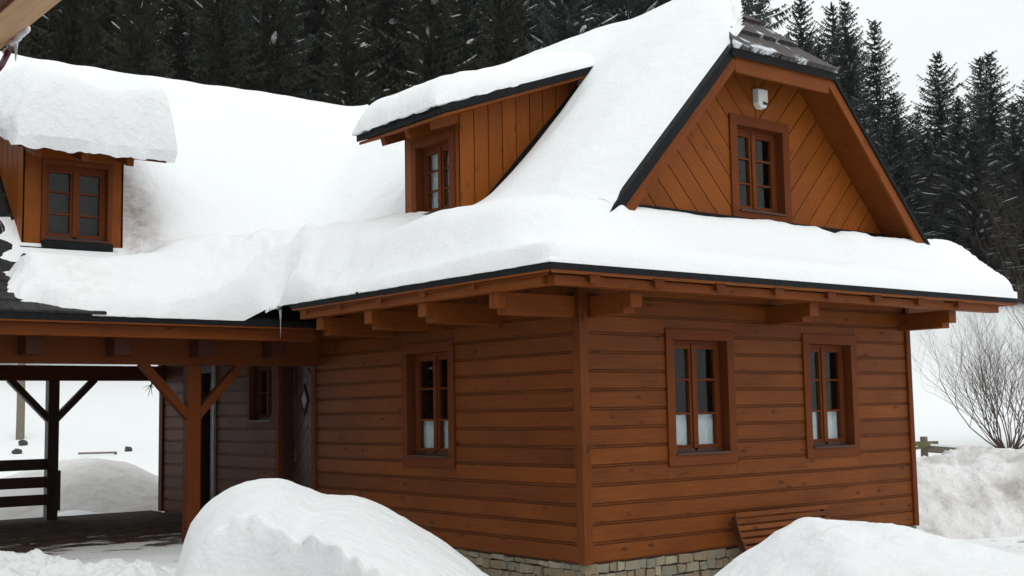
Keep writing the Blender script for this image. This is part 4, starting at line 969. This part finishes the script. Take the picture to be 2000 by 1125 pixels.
shrub('bare_shrub', 'bare leafless shrub with many thin brown stems on the snowy slope', P3_(30.09, 12.92), 3.3, 1.0, 36, 5, depth=3, thick=.028)
shrub('bare_shrub', 'darker bare shrub at the right edge behind the fence', P3_(33.5, 12.0), 5.0, .5, 12, 9, depth=3)

q = hitz(352, 835, 24); tw = MB(); base_ = P3_(q.x, q.y); tw.tube(base_, (q.x, q.y, 5.2), .11, .05, 7)
rdt = random.Random(12); tips = [(hitz(288, 752, 23.6), .02), (hitz(300, 748, 23.6), .02)]
st_ = Vector((q.x, q.y, 3.4)); e_ = hitz(300, 735, 23.7); tw.tube(st_, e_, .035, .014, 5)
for (px_, py_) in ((292, 752), (284, 764), (300, 758), (297, 772), (279, 757), (303, 747), (289, 775)):
    m_ = hitz(295, 752, 23.7); tw.tube(e_, m_, .014, .010, 4); tw.tube(m_, hitz(px_, py_, 23.65), .010, .004, 4)
tag(tw.build('bare_tree', M_TWIG), 'bare tree twigs reaching into view at the top right of the carport opening', 'tree')
for k_, (px_, dd_, hh_) in enumerate(((1905, 90, 9.5), (1945, 88, 11), (1985, 86, 11), (1868, 93, 7.5), (2020, 87, 10))):
    q = hitz(px_, 800, dd_); shrub('bare_shrub', 'brown bare brushwood at the foot of the spruces on the right', P3_(q.x, q.y), hh_*.62, .55, 16, 30+k_, depth=2, thick=.07)['group'] = 'brushwood below the right spruces'

# ---------------------------------------------------------------- spruces
def spruce_mesh(seed, H, R, z0, snow=.35, dens=1.0, top=.75, mat_=M_FOL):
    rd = random.Random(seed); V = []; Fc = []; SV = []; SF = []
    def quad(a, b, c, d): k = len(V); V.extend((a, b, c, d)); Fc.append((k, k+1, k+2, k+3))
    def tri(a, b, c): k = len(V); V.extend((a, b, c)); Fc.append((k, k+1, k+2))
    z = z0
    while z < H-.15:
        t = (z-z0)/(H-z0); Rz = R*(1-t)**top*(rd.uniform(.82, 1.12))+.12; nb = max(5, int((9 if t < .8 else 7)*dens))
        a0 = rd.random()*6.28; lean_ = rd.random()*6.28
        for b in range(nb):
            a = a0+b*6.283/nb+rd.uniform(-.3, .3); L_ = Rz*rd.choice((rd.uniform(.5, .8), rd.uniform(.75, 1.18)))*(1+.14*math.cos(a-lean_)); out = Vector((math.cos(a), math.sin(a), 0)); sd_ = Vector((-out.y, out.x, 0))
            zz = z+rd.uniform(-.12, .12); dr_ = (.42-.75*t)*rd.uniform(.7, 1.3)
            ns_ = max(4, int(L_/.27)); pts = []
            for k in range(ns_+1):
                s = k/ns_; pts.append(Vector((0, 0, zz))+out*(L_*s)+Vector((0, 0, -dr_*L_*(s**1.3)+.22*L_*s**3)))
            for k in range(ns_):
                s = k/ns_; p, q = pts[k], pts[k+1]; w_ = .10*(1-s)+.04
                quad(p-sd_*w_, p+sd_*w_, q+sd_*w_*.8, q-sd_*w_*.8)
                for sg in (-1, 1):
                    for m in range(2):
                        l = (.30*L_*(1-s)**.7+.16)*rd.uniform(.6, 1.15); pp = p.lerp(q, rd.random())
                        tip = pp+sd_*sg*l*.75+out*l*.45+Vector((0, 0, -l*rd.uniform(.15, .75))); wv = out*.065
                        tri(pp-wv, pp+wv, tip)
                # hanging curtain twigs
                l = rd.uniform(.12, .42)*(1-.5*t); pp = p.lerp(q, rd.random())
                tri(pp-out*.07, pp+out*.07, pp+Vector((rd.uniform(-.06, .06), rd.uniform(-.06, .06), -l)))
            if rd.random() < snow and L_ > .35:
                s0 = rd.uniform(.25, .7); s1 = min(1.0, s0+rd.uniform(.12, .45)); m_ = 4; w_ = rd.uniform(.04, .20); h_ = rd.uniform(.03, .08); base = len(SV)
                for k in range(m_+1):
                    s = s0+(s1-s0)*k/m_; f_ = s*ns_; i = min(int(f_), ns_-1); p = pts[i].lerp(pts[i+1], f_-i); e = math.sin(math.pi*(k+.35)/(m_+.7))
                    jj = rd.uniform(.5, 1.3)
                    SV.extend((p-sd_*w_*e*jj+Vector((0, 0, .01)), p+Vector((0, 0, .02+h_*e)), p+sd_*w_*e*jj+Vector((0, 0, .01)), p+Vector((0, 0, -.01))))
                for k in range(m_):
                    b_ = base+k*4
                    for c in range(4): SF.append((b_+c, b_+(c+1) % 4, b_+4+(c+1) % 4, b_+4+c))
        z += rd.uniform(.26, .46)*(1 if t < .6 else 1.15)
    for k in range(8): tri(Vector((.03, 0, H-.5)), Vector((-.03, 0, H-.5)), Vector((rd.uniform(-.12, .12), rd.uniform(-.12, .12), H-.2+.05*k)))
    c = bpy.data.meshes.new('crown'); c.from_pydata(V, [], Fc); c.materials.append(mat_)
    s = bpy.data.meshes.new('branch_snow'); s.from_pydata(SV, [], SF); s.materials.append(SNOW)
    tr = MB(); 
    for k in range(6): tr.tube((0, 0, -1+k*H/6), (0, 0, -1+(k+1)*H/6), .26*(1-k/6.3), .26*(1-(k+1)/6.3), 8)
    # dead lower limbs
    for k in range(26):
        a = rd.random()*6.28; zz = rd.uniform(1.5, max(2.5, z0+1)); l = rd.uniform(.4, 1.6); tr.tube((0, 0, zz), (math.cos(a)*l, math.sin(a)*l, zz-rd.uniform(-.1, .5)), .025, .008, 3)
    t_ = tr.build('trunk', M_BARK); tm = t_.data; bpy.data.objects.remove(t_)
    return c, tm, s
def make_tree(ms, name='spruce_tree'):
    root = empty(name)
    for nm, m in (('crown', ms[0]), ('trunk', ms[1]), ('branch_snow', ms[2])):
        o = bpy.data.objects.new(nm, m); COL.objects.link(o); o.parent = root
        if nm == 'branch_snow': o['kind'] = 'stuff'
    return root
SPR = [make_tree(spruce_mesh(1, 24, 5.0, 3.0, .5, 1.05, .62)), make_tree(spruce_mesh(2, 25, 4.6, 4.5, .45, 1.05, .66)), make_tree(spruce_mesh(3, 23, 5.4, 2.5, .55, 1.1, .60)), make_tree(spruce_mesh(4, 26, 3.9, 5.0, .07, 1.0, .85, M_FOLD)), make_tree(spruce_mesh(6, 25, 4.3, 4.0, .26, 1.1, .75, M_FOLD))]
used = set()
def plant(i, px, dist, top_py=None, label='', group=None, scale=None, rot=0):
    """stand a tree on the hillside in the given direction; height from where its tip shows"""
    d = F+R2*((px-1000)/FPX)-U2*((700-562.5)/FPX); dh = Vector((d.x, d.y, 0)).normalized(); x, y = CAM.x+dh.x*dist, CAM.y+dh.y*dist
    z = float(ground_z(np.array(x), np.array(y)))
    Ht = (24, 25, 23, 26, 25)[i]
    if top_py is not None:
        dd = F+R2*((px-1000)/FPX)-U2*((top_py-562.5)/FPX); k = dist/math.hypot(dd.x, dd.y); ztop = CAM.z+dd.z*k; scale = (ztop-z)/Ht
    o = SPR[i] if i not in used else copy_tree(SPR[i]); used.add(i)
    o.location = (x, y, z); o.rotation_euler.z = rot; o.scale = (max(.85, scale*.95),)*2+(scale,)
    tag(o, label, 'tree', group); return o
GS = 'spruces standing against the sky right of the gable'
for (i, px, dist, tp, lb) in (
    (1, 1512, 112, -8, 'spruce whose tip shows just right of the shingled hip, leftmost against the sky'),
    (0, 1592, 106, -12, 'spruce right behind the hip with its tip cut by the top of the photo'),
    (2, 1655, 114, 0, 'spruce of the close pair beside the gable, its tip touching the top edge'),
    (0, 1682, 108, -2, 'right one of the close pair of spruces beside the gable'),
    (1, 1738, 104, 33, 'tall slim spruce standing alone left of the gap in the treeline'),
    (2, 1862, 102, 95, 'pointed spruce just right of the gap of sky'),
    (0, 1945, 110, 108, 'spruce left of the tallest right edge spruce'),
    (1, 1966, 98, 96, 'tall spruce near the right edge of the photo'),
    (2, 2040, 101, 150, 'spruce cut by the right edge of the photo')):
    plant(i, px, dist, tp, lb, GS, rot=px*.7)
GL = 'lower spruces filling the treeline right of the house'; GR = 'spruces crowding behind the treeline right of the house'
rd = random.Random(4)
for px, tp in ((1625, 70), (1700, 190), (1770, 170), (1800, 250), (1830, 260), (1898, 190), (1925, 230), (2010, 190), (1555, 90), (2070, 170)):
    plant(rd.choice((0, 1, 2, 3)), px, rd.uniform(92, 100), tp+rd.uniform(-10, 20), 'shorter dark spruce in the crowded treeline right of the house', GL, rot=rd.random()*6)
for k in range(16):
    px = 1480+k*42; plant(rd.choice((0, 1, 3, 4)), px, rd.uniform(116, 134), rd.uniform(210, 290) if px > 1700 else rd.uniform(60, 110), 'dim spruce deep in the wood right of the house', GR, rot=rd.random()*6)
GF = 'dense spruces on the hillside behind the left roof'
for row, (dist, n_, tp) in enumerate(((73, 12, -200), (80, 13, -260), (90, 14, -280), (102, 15, -260))):
    for k in range(n_):
        px = -160+k*(1700/n_)+rd.uniform(-25, 25)
        plant(rd.choice((3, 3, 4)) if px < 420 else rd.choice((4, 3, 4, 0) if px < 1000 else (4, 0, 2)), px, dist+rd.uniform(-3, 3), tp+rd.uniform(-60, 60), 'dark dense spruce on the hillside rising behind the left roof', GF, rot=rd.random()*6)

# ---------------------------------------------------------------- neighbouring porch edge beside the camera
def porch():
    """the neighbouring house the photo is taken from: its eave passes just above and right of the camera, parallel to Y"""
    root = tag(empty('neighbouring_house', (-9.6, -6, -.4)), 'neighbouring house with only its pale wooden eave plank jutting in at the top left corner', 'house')
    inv = Matrix.Translation((9.6, 6, .4)); XE, ZE = -6.85, 3.0
    def put(mb, name, m, **k):
        mb.v = [tuple(inv @ Vector(p)) for p in mb.v]; return mb.build(name, m, root, **k)
    m = MB(); m.box((XE-.135, -15, ZE), (XE, -1.0, ZE+.035), udir=(0, 1, 0)); put(m, 'eave_plank', W_PLANK, bevel=.004)
    m = MB(); x = XE-.14
    while x > -9.6: m.box((x-.135, -15, ZE+.012), (x-.004, -1.0, ZE+.035), udir=(0, 1, 0)); x -= .14
    put(m, 'soffit', W_SIDE)
    wv = MB()  # unseen wall and roof, built out to darken the carport and side wall
    for i in range(22): wv.box((-17, -14, -.6+i*.175), (-9.6, -1.4, -.6+i*.175+.168), udir=(0, 1, 0))
    put(wv, 'wall', W_SIDE)
    rf = MB(); rf.prism([(XE-.02, -15.2, ZE+.036), (XE-.02, -.8, ZE+.036), (-13.3, -.8, 7.6), (-13.3, -15.2, 7.6)], [(XE-.02, -15.2, ZE+.12), (XE-.02, -.8, ZE+.12), (-13.3, -.8, 7.7), (-13.3, -15.2, 7.7)])
    rf.prism([(-19.7, -15.2, ZE+.036), (-19.7, -.8, ZE+.036), (-13.3, -.8, 7.6), (-13.3, -15.2, 7.6)], [(-19.7, -15.2, ZE+.12), (-19.7, -.8, ZE+.12), (-13.3, -.8, 7.7), (-13.3, -15.2, 7.7)]); put(rf, 'roof', M_TILE)
    rdi = random.Random(3); bm = bmesh.new()
    for k in range(15):
        t = k/14; p = Vector((XE+.004, -4.57+.26*t, ZE+.004-.03*t*rdi.random()))
        bmesh.ops.create_icosphere(bm, subdivisions=2, radius=rdi.uniform(.012, .024)*(1.15-.5*t), matrix=inv @ Matrix.Translation(p) @ Matrix.Diagonal((.8, 1.6, .8, 1)))
    me = bpy.data.meshes.new('edge_ice'); bm.to_mesh(me); bm.free(); me.materials.append(SNOW_ROUGH); me.polygons.foreach_set('use_smooth', [True]*len(me.polygons)); o = bpy.data.objects.new('edge_ice', me); COL.objects.link(o); o.parent = root
    m = MB(); p = Vector((XE+.01, -4.43, ZE-.01)); m.tube(p, p+Vector((0, 0, -.075)), .009, .002, 6); put(m, 'icicle', M_ICE)
    m = MB(); pts = [(XE, -3.6, ZE-.02), (XE+.01, -3.9, ZE-.07), (XE+.012, -4.1, ZE-.075), (XE+.012, -4.24, ZE-.055), (XE+.008, -4.36, ZE-.02), (XE, -4.45, ZE+.01)]
    for p, q in zip(pts, pts[1:]): m.tube(p, q, .013, .013, 8)
    tag(m.build('cable', M_RED, smooth=True), 'dark red cable drooping below the pale eave plank at the top left', 'cable')
porch()

# ---------------------------------------------------------------- winter air
hz = MB(); hz.box((-440, -440, -3), (720, 720, 95)); hb = hz.build('haze', M_WHITE); hb.data.materials.clear()
hm = bpy.data.materials.new('haze_air'); hm.use_nodes = True; hn = hm.node_tree; hn.nodes.clear(); ho = hn.nodes.new('ShaderNodeOutputMaterial'); hv = hn.nodes.new('ShaderNodeVolumePrincipled')
hv.inputs['Color'].default_value = (.93, .95, .97, 1); hv.inputs['Density'].default_value = .0002; hn.links.new(hv.outputs[0], ho.inputs['Volume']); hb.data.materials.append(hm)
tag(hb, kind='stuff')
